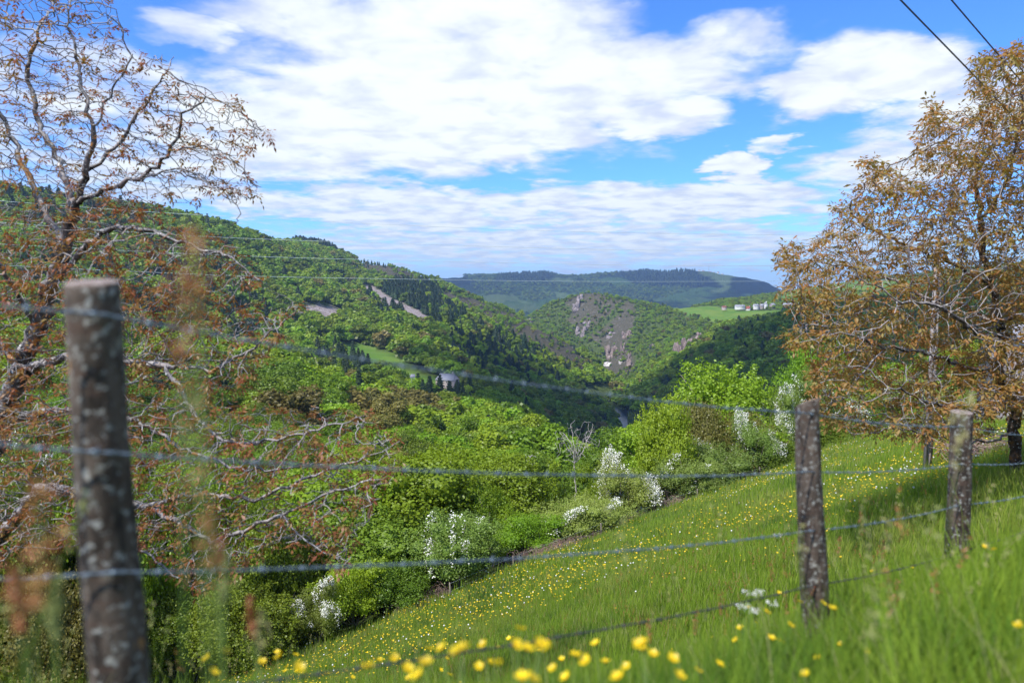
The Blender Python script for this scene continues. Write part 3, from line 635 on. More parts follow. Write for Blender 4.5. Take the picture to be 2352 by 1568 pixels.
# far range: woods that read as a mass
rng = np.random.default_rng(15); X, Y = cand(2900, 5000, 27, -.30, .48); Z = gz(X, Y); u, v = proj(X, Y, Z); kf = ~region(X, Y, Z, FARFIELD_SUN, 8) & (fbm(X / 300, Y / 300, 61, 4) > -.25); hd = hidden(X, np.minimum(Y, 2500), Z * np.minimum(Y, 2500) / Y); kf &= ~hd
dk = region(X, Y, Z, FARSHADE, 6); X, Y, Z, dk = X[kf], Y[kf], Z[kf], dk[kf]; s_ = rng.uniform(1.1, 2.0, len(X)); kk = np.where(dk, 2, rng.integers(0, 2, len(X)))  # dark conifers stand in for cloud shade inside the painted shade outlines
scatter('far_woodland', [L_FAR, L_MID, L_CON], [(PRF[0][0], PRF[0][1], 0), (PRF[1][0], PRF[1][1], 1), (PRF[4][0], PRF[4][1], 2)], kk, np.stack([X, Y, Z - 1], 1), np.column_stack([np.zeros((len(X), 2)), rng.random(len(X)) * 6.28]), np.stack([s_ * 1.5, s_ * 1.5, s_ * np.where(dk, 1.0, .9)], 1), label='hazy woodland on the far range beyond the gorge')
print('far', len(X))
# ------------------------------------------------------------------ hedge at the foot of the meadow
def hedge_pt(u, dt=0.0, v=None):
    q = (u - 1176) / F_; Y = (T_END + dt) / max(TV[1] + TV[0] * q, .12); Y = min(Y, 120); x = q * Y
    z = float(mz(x, Y)) if dt <= 0 else float(gz(x, Y)[0]); return x, Y, z
W_BLOS = pbr('blossom_white', (.80, .80, .74), .7)
M_STEM = pbr('shrub_stem', None, .9, fn=lambda t: t.mix(t.noise(t.obj(), 6, 4), (.10, .075, .06, 1), (.30, .26, .22, 1)))
M_DRY = pbr('dry_bramble', None, .9, fn=lambda t: t.mix(t.attr('tone'), (.20, .12, .10, 1), (.36, .27, .23, 1)))
def shrub_meshes(seed, mat, n, leaf, R, H, nb, blos=0.0, shp='dome'):
    rng = np.random.default_rng(seed); C, N, bl = crown_pts(rng, n, R, H, .05, nb, shp, .75)
    # sprays poking out of the outline
    k = 26; sp_ = []
    for _ in range(k):
        c, r = bl[rng.integers(len(bl))]; dvec = rnd_dirs(rng, 1)[0]; dvec[2] = abs(dvec[2]) * .8 + .2; dvec /= np.linalg.norm(dvec)
        L = r * rng.uniform(1.05, 1.7); tt = rng.uniform(.5, 1, 90) ** .7; sp_.append(c + dvec * (tt * L)[:, None] + rng.normal(0, .07 * r, (90, 3)))
    S = np.vstack(sp_); C = np.vstack([C, S]); N = np.vstack([N, rnd_dirs(rng, len(S))])
    tone = rng.random(len(C))
    m1 = MB(); V, Qd = leafquads(rng, C, N, leaf * rng.uniform(.7, 1.3, len(C)), .7, .9); m1.add(V, Qd)
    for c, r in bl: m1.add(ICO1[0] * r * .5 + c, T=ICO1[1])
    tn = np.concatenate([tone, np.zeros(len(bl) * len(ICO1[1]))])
    fo = m1.build('foliage', [mat], attrs={'tone': ('FACE', 'FLOAT', tn.astype(np.float32))}); bm_ = None
    if blos:
        w_ = (fbm(C[:, 0] * .9 + seed, C[:, 1] * .9 + C[:, 2] * .7, seed, 3) + .18 * (C[:, 2] / H - .5) > .62 - blos) & (N[:, 2] > -.1)
        Cb = C[w_]; Cb = np.repeat(Cb, 2, 0) + rng.normal(0, .05, (2 * len(Cb), 3)); Cb[:, 2] += .04; m2 = MB()
        V, Qd = leafquads(rng, Cb, np.tile([[0, 0, 1.]], (len(Cb), 1)), .075, 1, .7); m2.add(V, Qd); bm_ = m2.build('blossom', [W_BLOS])
    m3 = MB()
    for _ in range(9):
        c, r = bl[rng.integers(len(bl))]; b0 = np.array([rng.normal(0, .18), rng.normal(0, .18), -.8]); mid = (b0 + c) / 2 + rng.normal(0, .15, 3); mid[:2] *= .55
        m3.tube([b0, mid, c], [.045, .03, .015], 6)
        for _ in range(2):
            e = c + rnd_dirs(rng, 1)[0] * r * 1.1; m3.tube([mid, (mid + e) / 2 + rng.normal(0, .1, 3), e], [.025, .018, .008], 5)
    return fo, bm_, m3.build('stem', [M_STEM], True)
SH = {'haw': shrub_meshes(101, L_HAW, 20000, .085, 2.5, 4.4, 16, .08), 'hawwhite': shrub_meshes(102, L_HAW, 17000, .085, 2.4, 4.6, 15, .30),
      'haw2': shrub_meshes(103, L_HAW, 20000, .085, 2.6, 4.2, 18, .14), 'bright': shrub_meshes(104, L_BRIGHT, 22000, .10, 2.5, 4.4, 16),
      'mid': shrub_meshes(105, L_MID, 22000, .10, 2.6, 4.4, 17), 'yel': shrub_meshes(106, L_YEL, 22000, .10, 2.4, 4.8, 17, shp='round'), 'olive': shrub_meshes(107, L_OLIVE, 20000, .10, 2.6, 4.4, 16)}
HL = {'haw': ('hawthorn_bush', 'pale green hawthorn with little blossom', 'hawthorn'), 'haw2': ('hawthorn_bush', 'hawthorn bush with scattered white blossom', 'hawthorn'),
      'hawwhite': ('hawthorn_bush', 'hawthorn bush thick with white blossom', 'hawthorn'), 'bright': ('hedge_bush', 'bright green leafy hedge bush', 'bush'), 'mid': ('hedge_bush', 'darker green hedge bush', 'bush'),
      'yel': ('hedge_bush', 'yellow green hedge bush', 'bush'), 'olive': ('hedge_bush', 'olive brown bush coming into leaf', 'bush')}
#   kind, u, v top, half width (photo sheet), how far behind the meadow edge, where it stands
HEDGE = [('hawwhite', 712, 1325, 48, -.3, 'at the left foot of the meadow edge'), ('bright', 800, 1288, 66, .2, 'right of the lowest white hawthorn'), ('mid', 890, 1275, 66, .8, 'beside the bright bush at the meadow foot'),
         ('mid', 960, 1230, 55, 3.5, 'behind the twiggy hawthorn'), ('haw', 1045, 1168, 92, .3, 'with bare lower stems, in the middle of the hedge'), ('yel', 1130, 1130, 60, 4.5, 'behind the middle of the hedge'),
         ('bright', 1228, 1178, 62, 1.0, 'round and low right of the twiggy hawthorn'), ('yel', 1200, 1085, 60, 7, 'rising above the round low bush'), ('haw2', 1342, 1118, 70, .6, 'left of the whitest hawthorn'),
         ('hawwhite', 1440, 1038, 62, 1.0, 'standing out white at the bend of the hedge'), ('bright', 1385, 1050, 55, 6, 'behind the whitest hawthorn'), ('yel', 1535, 930, 60, 2.5, 'tall, left end of the high part of the hedge'),
         ('haw2', 1640, 1005, 78, .4, 'low in front of the tall hedge trees'), ('olive', 1610, 905, 62, 4.5, 'dark among the tall hedge trees'), ('haw', 1590, 1040, 60, -.2, 'low at the foot of the high hedge'),
         ('yel', 1665, 862, 112, 6, 'broad rounded top of the high hedge'), ('olive', 1705, 930, 55, 2.5, 'dark under the rounded hedge top'), ('hawwhite', 1735, 945, 48, .6, 'white left of the middle fence post'),
         ('hawwhite', 1792, 882, 42, 1.8, 'highest white hawthorn, left of the middle fence post'), ('mid', 1780, 985, 52, .3, 'dark base left of the middle fence post'), ('haw', 1850, 850, 62, 5, 'behind the middle fence post'),
         ('bright', 1862, 775, 62, 12, 'tall and vivid, just left of the right walnut crown'), ('yel', 1910, 800, 50, 9, 'vivid and behind the right walnut crown'), ('haw2', 1930, 870, 66, 3, 'behind the right walnut leaves'), ('mid', 1890, 950, 60, .6, 'dark right of the middle fence post'),
         ('haw', 2010, 860, 70, 4, 'seen through the right walnut'), ('mid', 1975, 930, 60, 1, 'seen under the right walnut'), ('mid', 2080, 900, 60, 2, 'left of the concrete pole, behind the walnut'), ('haw2', 2120, 850, 70, 6, 'behind the concrete pole'),
         ('yel', 2200, 850, 70, 8, 'behind the trunk of the right walnut'), ('mid', 2300, 840, 80, 8, 'at the far right behind the walnut')]
LEFTS = [(-120, 1050, 110, 'mid'), (20, 1010, 105, 'haw'), (130, 1040, 90, 'mid'), (240, 1080, 95, 'bright'), (350, 1070, 90, 'mid'), (450, 1090, 90, 'yel'), (540, 1120, 85, 'mid'), (620, 1150, 75, 'mid'), (-60, 1260, 95, 'mid'), (60, 1290, 100, 'olive'), (170, 1330, 90, 'olive'), (400, 1330, 90, 'mid'), (520, 1330, 90, 'mid'), (610, 1370, 70, 'mid'), (300, 1350, 80, 'mid')]
wh = ['outermost left', 'at the left edge', 'left of the post', 'behind the post', 'right of the post', 'below the walnut twigs', 'left of the white hawthorn', 'behind the white hawthorn']
for i, (u, v, hw_, k) in enumerate(LEFTS):
    HEDGE.append((k, u, v, hw_, 4.0 - (3.5 if i > 7 else 0) + (i % 3), ('low ' if i > 7 else 'tall ') + 'thicket bush, ' + wh[min(7, int(max(0, (u + 130) / 100)))]))
def shrub(kind, u, v, hw_, dt, where, seed):
    nm, lb, cat = HL[kind]; x, Y, z = hedge_pt(u, dt); ztop = float(zof(v, Y)); H = max(1.4, ztop - z); R = 1.5 * hw_ / F_ * Y
    e = thing(nm, (lb + ', ' + where).replace('hedge bush, tall thicket bush', 'tall bush of the lower left thicket').replace('hedge bush, low thicket bush', 'low bush of the lower left thicket'), cat, (x, Y, z), 'bushes of the hedge'); e.rotation_euler[2] = seed * 2.39
    e.scale = (R / 2.5, R / 2.5, H / 4.6); fo, bm_, st_ = SH[kind]
    link('foliage', fo, e); link('stem', st_, e)
    if bm_ is not None: link('blossom', bm_, e)
for i, a in enumerate(HEDGE): shrub(*a, i)
# dry bramble heaps
def bramble(seed, L, W, H, n=420):
    rng = np.random.default_rng(seed); mb = MB(); cnt = []
    for _ in range(n):
        x = rng.uniform(-L, L); y = rng.uniform(-W, W); a = rng.random() * 6.28; s = rng.uniform(.5, 1.1) * (1 - .4 * abs(x) / L); r = rng.uniform(.4, 1.0)
        tt = np.linspace(0, 1, 6); px = x + math.cos(a) * r * tt; py = y + math.sin(a) * r * tt; pz = H * s * 4 * tt * (1 - tt) * .9 + .05 * rng.random() - .1
        n0 = len(mb.mq); mb.tube(np.stack([px, py, pz], 1), np.linspace(.013, .006, 6), 3, caps=False); cnt += [rng.random()] * (len(mb.mq) - n0)
    return mb.build('stems', [M_DRY], attrs={'tone': ('FACE', 'FLOAT', np.array(cnt, np.float32))})
for i, (u, L, lb) in enumerate([(1215, 3.2, 'heap of dry pinkish bramble stems right of the twiggy hawthorn'), (1330, 3.4, 'long bank of dry bramble along the middle of the hedge'), (1420, 2.6, 'dry bramble tangle below the whitest hawthorn'), (1560, 3.6, 'dry pinkish bramble tangle at the foot of the high hedge'), (985, 1.8, 'small dry bramble patch beside the lower green bushes')]):
    x, Y, z = hedge_pt(u, -.9); o = thing('bramble_heap', lb, 'brambles', (x, Y, z), 'dry bramble heaps'); o.rotation_euler[2] = math.atan2(SV[1], SV[0])
    link('stems', bramble(200 + i, L, .7, .75 + .1 * (i % 3)), o)

# ------------------------------------------------------------------ the two walnuts
def barkmat(name, dark, pale, lich, moss=.45, pl=.5):
    def fn(t):
        p = t.obj(); c = t.mix(t.ramp(t.noise(p, 5, 6, .65), .38, .62), (*dark, 1), (*pale, 1))
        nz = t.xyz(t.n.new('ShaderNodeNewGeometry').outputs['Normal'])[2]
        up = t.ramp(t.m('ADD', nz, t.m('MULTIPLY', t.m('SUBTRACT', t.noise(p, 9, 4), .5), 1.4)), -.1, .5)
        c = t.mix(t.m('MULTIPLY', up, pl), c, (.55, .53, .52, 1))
        c = t.mix(t.ramp(t.noise(p, 3.3, 4, .6), .57, .62, 0, .85), c, (*lich, 1))
        return t.mix(t.ramp(t.noise(p, 22, 3), .62, .66, 0, .8), c, (.62, .62, .60, 1))
    return pbr(name, None, .9, fn=fn, bump=(30, .01))
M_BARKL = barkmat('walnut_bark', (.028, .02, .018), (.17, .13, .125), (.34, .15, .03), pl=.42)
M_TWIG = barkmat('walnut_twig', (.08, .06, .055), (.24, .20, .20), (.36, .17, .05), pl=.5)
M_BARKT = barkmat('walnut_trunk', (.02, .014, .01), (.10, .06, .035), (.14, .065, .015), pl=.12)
def colonize(nodes, parents, att, step, di, dk, iters):
    nodes = [np.array(p, float) for p in nodes]; parents = list(parents); att = np.asarray(att, float)
    A = np.array(nodes); bd = np.full(len(att), 1e9); bi = np.zeros(len(att), int)
    for i in range(0, len(A)):
        dd = np.linalg.norm(att - A[i], axis=1); k = dd < bd; bd[k] = dd[k]; bi[k] = i
    alive = bd > dk; rng = np.random.default_rng(3); kids = {}
    for _ in range(iters):
        m = alive & (bd < di)
        if not m.any(): break
        new = []; dirs = att[m] - np.array(nodes)[bi[m]]; dirs /= np.linalg.norm(dirs, axis=1)[:, None]
        for ix in np.unique(bi[m]):
            dv = dirs[bi[m] == ix].mean(0) + rng.normal(0, .26, 3); dv /= np.linalg.norm(dv) + 1e-9
            if kids.get(ix, 0) >= 3: alive[(bi == ix) & (bd < dk * 2)] = False; continue
            kids[ix] = kids.get(ix, 0) + 1; new.append((nodes[ix] + dv * step, ix))
        if not new: break
        for p, par in new:
            i = len(nodes); nodes.append(p); parents.append(par); dd = np.linalg.norm(att - p, axis=1); k = alive & (dd < bd); bd[k] = dd[k]; bi[k] = i
        alive &= bd > dk
    return np.array(nodes), np.array(parents)
def resample(pts, step):
    pts = np.array(pts, float); s = np.concatenate([[0], np.cumsum(np.linalg.norm(np.diff(pts, axis=0), axis=1))]); n = max(2, int(s[-1] / step) + 1)
    tt = np.linspace(0, s[-1], n); return np.stack([np.interp(tt, s, pts[:, k]) for k in range(3)], 1)
def skeleton(guides, step, seed):
    """guides: list of lists of world points; the first is the trunk; each later one starts at its nearest existing node"""
    rng = np.random.default_rng(seed); nodes = []; par = []
    for gi, g in enumerate(guides):
        pts = resample(g, step); pts[1:-1] += rng.normal(0, step * .17, (len(pts) - 2, 3)) if len(pts) > 2 else 0
        if gi == 0: base = -1; st = 0
        else:
            A = np.array(nodes); base = int(np.argmin(np.linalg.norm(A - pts[0], axis=1))); st = 1 if np.linalg.norm(A[base] - pts[0]) < step else 0
        for p in pts[st:]: par.append(base); nodes.append(p); base = len(nodes) - 1
    return nodes, par
def branch_mesh(nodes, par, tip=.004, ex=2.3, rmax=.3, sides=7, scale=1.0, boost=0.0):
    n = len(nodes); r = np.zeros(n); acc = np.zeros(n); ch = [[] for _ in range(n)]
    for i in range(n):
        if par[i] >= 0: ch[par[i]].append(i)
    order = np.argsort([-i for i in range(n)])
    for i in range(n - 1, -1, -1):
        r[i] = max(tip, (acc[i]) ** (1 / ex)) if ch[i] else tip
        if par[i] >= 0: acc[par[i]] += r[i] ** ex
    r = r * (1 + boost * np.clip((r - .02) / .04, 0, 1)); r = np.minimum(r * scale, rmax); r = np.maximum(r, tip)
    chains = []; stack = [(0, None)]
    while stack:
        i, pr = stack.pop(); chain = [pr] if pr is not None else []; c = i
        while True:
            chain.append(c)
            if not ch[c]: break
            k = sorted(ch[c], key=lambda q: -r[q])
            for o_ in k[1:]: stack.append((o_, c))
            c = k[0]
        chains.append(chain)
    return r, ch, chains
def compound_leaf(rng, base, dirv, L, mb, tones, nl=5):
    side = np.cross(dirv, [0, 0, 1.0]); side /= np.linalg.norm(side) + 1e-6; droop = np.array([0, 0, -1.0])
    C, A, Bv = [], [], []
    for k in range(nl):
        f = (k // 2 + 1) / (nl // 2 + 1); s = 0 if k == nl - 1 else (1 if k % 2 else -1); f = 1.0 if k == nl - 1 else f
        p = base + dirv * L * f + droop * L * .22 * f * f; a = dirv * (.5 if s else .9) + side * s * .8 + droop * .28 + rng.normal(0, .22, 3); a /= np.linalg.norm(a)
        b = np.cross(a, [rng.normal(0, .5), rng.normal(0, .5), 1.0]); b /= np.linalg.norm(b) + 1e-6; l = L * .52 * rng.uniform(.8, 1.2)
        C.append([p, p + a * l * .5 + b * l * .2, p + a * l + droop * l * .12, p + a * l * .5 - b * l * .2])
    V = np.array(C).reshape(-1, 3); mb.add(V, np.arange(4 * nl).reshape(-1, 4)); tones += [float(rng.beta(.8, .9))*1.2] * nl
L_BRONZE = leafmat('leaf_bronze', (.42, .115, .05), (.33, .25, .075), trans=.4, hue=.01)
L_BRONZE2 = leafmat('leaf_bronze_pale', (.28, .085, .04), (.25, .22, .06), trans=.4, hue=.01)
M_CATKIN = leafmat('catkin', (.20, .20, .035), (.28, .22, .06), trans=.2, hue=.01)
def walnut(name, label, guides, att, step, di, dk, seed, rmax, leafn, catkins, leafmat_, L, scale=1.0, tip=.004, bare=0.0, boost=0.0):
    nodes, par = skeleton(guides, step, seed); ng = len(nodes)
    nodes, par = colonize(nodes, par, att, step, di, dk, 260)
    rng = np.random.default_rng(seed + 1); nodes[ng:] += rng.normal(0, step * .14, (len(nodes) - ng, 3))
    r, ch, chains = branch_mesh(nodes, par, tip, 2.35, rmax, scale=scale, boost=boost)
    base = guides[0][0]; o = thing(name, label, 'tree', base); b0 = np.array(base)
    tr, br, tw = MB(), MB(), MB()
    for ci, c in enumerate(chains):
        pts = nodes[c] - b0; rr = r[c].copy()
        if len(c) > 1 and ci: rr[0] = min(rr[0], rr[1] * 1.25)
        lump = 1 + .16 * np.sin(np.arange(len(c)) * 1.9 + ci) * (rr > .015)
        if ci == 0:
            k = int(len(c) * .45); tr.tube(pts[:k + 1], (rr * lump)[:k + 1], 14, caps=False); br.tube(pts[k:], (rr * lump)[k:], 10)
        elif rr.max() > .022: br.tube(pts, rr * lump, 8)
        else: tw.tube(pts, rr, 4, caps=False)
    link('trunk', tr.build('trunk', [M_BARKT], True), o); link('branches', br.build('branches', [M_BARKL], True), o); link('twigs', tw.build('twigs', [M_TWIG], True), o)
    lf, tones, ck, ct = MB(), [], MB(), []
    tips = [i for i in range(ng, len(nodes)) if not ch[i]]; others = [i for i in range(ng, len(nodes)) if ch[i] and r[i] < .012]
    rng.shuffle(others); rng.shuffle(tips); keep_ = lambda p: fbm(p[0] * 1.1 + 9, p[1] * 1.1 + p[2] * 1.2, seed, 2) > bare
    cnt = 0
    for i in list(tips) + others:
        if cnt >= leafn: break
        p = nodes[i]
        if bare and (not keep_(p) or (not catkins and p[2] > .9 and rng.random() < .5)): continue
        pd = p - nodes[par[i]]; pd /= np.linalg.norm(pd) + 1e-9
        if ch[i] and rng.random() < (.35 if catkins else .5): continue
        for _ in range(5 if not ch[i] else 2):
            dv = pd * .8 + rng.normal(0, .6, 3); dv /= np.linalg.norm(dv); compound_leaf(rng, p - b0, dv, L * rng.uniform(.7, 1.2), lf, tones); cnt += 1
        if catkins and rng.random() < .28:
            for _ in range(2):
                q = p - b0 + rng.normal(0, .03, 3); l = rng.uniform(.07, .13); ck.tube([q, q + [rng.normal(0, .01), rng.normal(0, .01), -l * .5], q + [rng.normal(0, .02), rng.normal(0, .02), -l]], [.005, .007, .004], 4, caps=False); ct += [rng.random()] * 8
    link('leaves', lf.build('leaves', [leafmat_], attrs={'tone': ('FACE', 'FLOAT', np.array(tones, np.float32))}), o)
    if catkins: link('catkins', ck.build('catkins', [M_CATKIN], attrs={'tone': ('FACE', 'FLOAT', np.array(ct, np.float32))}), o)
    print(name, len(nodes), 'nodes', cnt, 'leaves'); return o
def G(*pts): return [np.array(P(*p)) for p in pts]
# left walnut
gl = [G((-150, 2060, 8.8), (-110, 1500, 8.8), (-60, 1180, 8.7), (0, 970, 8.6), (45, 850, 8.5), (85, 755, 8.4), (115, 664, 8.3), (150, 570, 8.2), (168, 480, 8.1), (198, 400, 8.0), (216, 300, 7.9), (190, 205, 7.9), (170, 110, 7.9), (150, 10, 7.9)),
      G((170, 470, 8.1), (250, 437, 8.0), (330, 405, 7.9), (392, 350, 7.8), (420, 265, 7.7), (480, 222, 7.6), (560, 262, 7.6), (600, 300, 7.6)),
      G((330, 405, 7.9), (430, 385, 7.8), (500, 440, 7.7), (545, 472, 7.7)), G((392, 350, 7.8), (470, 330, 7.7), (530, 370, 7.6), (600, 430, 7.6)),
      G((216, 300, 7.9), (260, 200, 7.8), (300, 130, 7.7), (270, 40, 7.7)), G((150, 570, 8.2), (100, 480, 8.3), (60, 400, 8.4), (20, 300, 8.5), (-30, 200, 8.5)),
      G((168, 480, 8.1), (140, 380, 8.4), (90, 280, 8.5), (60, 170, 8.5), (90, 60, 8.5)), G((198, 400, 8.0), (270, 330, 8.2), (330, 240, 8.3), (380, 170, 8.3), (400, 130, 8.3)),
      G((115, 664, 8.3), (200, 560, 8.0), (262, 520, 7.8), (350, 530, 7.6), (440, 565, 7.5), (530, 590, 7.4), (590, 640, 7.4)),
      G((45, 850, 8.5), (150, 820, 8.2), (294, 833, 7.8), (376, 842, 7.6), (495, 848, 7.4), (597, 790, 7.3), (683, 705, 7.2)),
      G((376, 842, 7.6), (427, 918, 7.4), (455, 965, 7.3), (512, 1013, 7.2), (598, 1016, 7.1), (720, 990, 7.0), (840, 955, 7.0)),
      G((0, 970, 8.6), (130, 940, 8.2), (300, 960, 7.8), (420, 1030, 7.5), (560, 1080, 7.3), (700, 1070, 7.2)),
      G((-90, 1320, 8.7), (0, 1235, 8.3), (90, 1122, 8.0), (190, 1130, 7.8), (330, 1165, 7.5), (405, 1195, 7.4), (490, 1246, 7.3), (560, 1218, 7.2), (640, 1183, 7.1), (760, 1130, 7.0), (880, 1100, 7.0)),
      G((330, 1165, 7.5), (460, 1130, 7.4), (580, 1150, 7.3), (700, 1100, 7.2), (820, 1060, 7.1), (905, 1020, 7.1)), G((640, 1183, 7.1), (700, 1240, 7.0), (780, 1290, 7.0)),
      G((190, 1130, 7.8), (250, 1230, 7.5), (340, 1270, 7.4), (400, 1318, 7.3), (460, 1360, 7.3)), G((45, 850, 8.5), (-60, 700, 8.7), (-120, 560, 8.8), (-200, 400, 8.9)), G((85, 755, 8.4), (20, 640, 8.0), (-60, 520, 7.8))]
def pick(n, rng, polys, Y0, Y1):
    out_ = []
    while len(out_) < n:
        poly, wt = polys[rng.integers(len(polys))]
        us = [p[0] for p in poly]; vs = [p[1] for p in poly]; u = rng.uniform(min(us), max(us)); v = rng.uniform(min(vs), max(vs))
        if rng.random() < wt and inpoly(np.array([u]), np.array([v]), poly)[0]: out_.append(np.array(P(u, v, rng.uniform(Y0, Y1))))
    return np.array(out_)
rngA = np.random.default_rng(8)
polyL = [([(-250, 30), (60, -60), (230, -40), (290, 60), (300, 120), (400, 130), (440, 200), (540, 220), (630, 310), (560, 360), (600, 430), (560, 475), (470, 440), (330, 480), (0, 520), (-250, 520)], 1.0),
         ([(-250, 480), (0, 500), (300, 480), (420, 510), (560, 560), (610, 640), (560, 690), (700, 700), (620, 820), (560, 900), (300, 1000), (-250, 1000)], 1.0),
         ([(-200, 900), (300, 930), (560, 930), (840, 940), (930, 1020), (900, 1120), (840, 1200), (800, 1300), (640, 1260), (470, 1370), (340, 1290), (100, 1250), (-200, 1400)], .9)]
attL = np.vstack([pick(4300, rngA, polyL[:1], 6.9, 9.6), pick(4600, rngA, polyL[1:2], 6.6, 9.4), pick(4600, rngA, polyL[2:], 6.2, 8.8)])
walnut('walnut_tree', 'gnarled walnut at the left with bare silvery branches and few bronze leaves', gl, attL, .085, 1.1, .14, 41, .27, 9000, False, L_BRONZE2, .105, scale=.80, tip=.0037, bare=-.30, boost=.6)
# right walnut
gr = [G((2336, 1125, 13), (2333, 1060, 13), (2330, 1000, 13), (2328, 930, 13), (2296, 884, 13), (2288, 850, 13), (2302, 790, 13), (2294, 745, 13), (2277, 653, 13), (2260, 585, 13), (2253, 517, 13), (2240, 400, 13), (2255, 280, 12.8), (2290, 150, 12.8)),
      G((2288, 850, 13), (2227, 848, 12.6), (2145, 816, 12.2), (2073, 800, 12), (2030, 800, 11.8), (1923, 757, 11.6), (1835, 742, 11.5)),
      G((2030, 800, 11.8), (1980, 860, 11.6), (1930, 920, 11.5)), G((2294, 745, 13), (2210, 700, 13.5), (2140, 690, 14), (2050, 640, 14.2), (1950, 610, 14.3), (1860, 600, 14.2)),
      G((2328, 990, 13), (2300, 1006, 12.6), (2230, 1018, 12.2), (2150, 1000, 11.8), (2050, 985, 11.4), (1960, 1000, 11.2)),
      G((2277, 653, 13), (2180, 600, 12.6), (2080, 560, 12.2), (1990, 520, 12), (1935, 470, 12)), G((2260, 585, 13), (2200, 450, 13.2), (2180, 350, 13.4), (2150, 270, 13.4)),
      G((2253, 517, 13), (2320, 400, 12.6), (2350, 250, 12.4), (2365, 130, 12.4)), G((2294, 745, 13), (2352, 700, 13.4), (2450, 620, 13.8), (2560, 580, 14)),
      G((2296, 870, 13), (2400, 800, 12.4), (2520, 780, 12), (2620, 720, 11.8)), G((2328, 930, 13), (2260, 950, 11.6), (2160, 930, 10.8), (2080, 900, 10.2)),
      G((2260, 585, 13), (2150, 480, 14.2), (2060, 420, 14.6)), G((2240, 400, 13), (2300, 300, 14), (2330, 200, 14.4)), G((2302, 790, 13), (2240, 760, 11.2), (2150, 700, 10.4), (2060, 690, 10)),
      G((2328, 930, 13), (2380, 900, 14.5), (2450, 880, 15.5))]
polyR = [([(1778, 600), (1800, 560), (1850, 550), (1920, 520), (1915, 460), (1990, 430), (1970, 360), (2030, 370), (2110, 400), (2100, 290), (2140, 220), (2170, 250), (2220, 250), (2230, 130), (2290, 90), (2352, 100), (2480, 90), (2620, 300), (2680, 600), (2650, 900), (2520, 1000),
           (2352, 960), (2300, 940), (2250, 1000), (2100, 1010), (1940, 1000), (1880, 960), (1850, 900), (1860, 820), (1780, 790), (1850, 740), (1790, 700), (1780, 650)], 1)]
attR = pick(7200, rngA, polyR, 9.6, 16)
walnut('walnut_tree', 'leafy walnut at the right edge with dense bronze young foliage', gr, attR, .13, 1.3, .21, 43, .27, 22000, True, L_BRONZE, .17, scale=.80, tip=.005, bare=-.34)
# ------------------------------------------------------------------ barbed wire fence in front
def hit(u, v, y0=140, y1=6000):
    ys = np.exp(np.linspace(math.log(y0), math.log(y1), 900)); p = P(u, v, 1.0); z = gz(p.x * ys, ys)
    k = np.where(p.z * ys < z)[0]; Y = ys[k[0]] if len(k) else y1
    return np.array([p.x * Y, Y, float(gz(p.x * Y, Y)[0])])
def post_mat():
    def fn(t):
        p = t.obj(); st_ = t.v('MULTIPLY', p, (14, 14, 3)); c = t.mix(t.ramp(t.noise(st_, 1.6, 6, .65), .36, .64), (.022, .016, .012, 1), (.115, .088, .068, 1))
        c = t.mix(t.ramp(t.noise(t.v('MULTIPLY', p, (6, 6, 26)), 1.0, 5, .7), .52, .62, 0, .7), c, (.075, .045, .032, 1))
        c = t.mix(t.ramp(t.noise(p, 52, 3, .6), .56, .66, 0, .8), c, (.33, .33, .30, 1))
        c = t.mix(t.ramp(t.noise(p, 13, 4, .6), .60, .68, 0, .45), c, (.30, .28, .23, 1))
        c = t.mix(t.ramp(t.noise(t.v('MULTIPLY', p, (30, 30, 9)), 1.0, 3, .5), .70, .73, 0, .6), c, (.42, .20, .05, 1))
        top = t.attr('cut'); return t.mix(top, c, t.mix(t.ramp(t.noise(t.v('MULTIPLY', p, (1, 1, .1)), 60, 4), .4, .6), (.16, .12, .10, 1), (.36, .30, .27, 1)))
    return pbr('post_wood', None, .92, fn=fn, bump=(55, .006))
M_POST = post_mat()
M_WIRE = pbr('galvanised_wire', (.16, .21, .26), .5, metal=.35, spec=.5)
PYS = [float(P(212, 700, 1.42).y), 3.2, 4.2]
fence = thing('barbed_wire_fence', 'barbed wire fence on three rough round wooden posts in the foreground grass', 'fence', tuple(P(275, 1500, 1.4)))
f0 = np.array(fence.location)
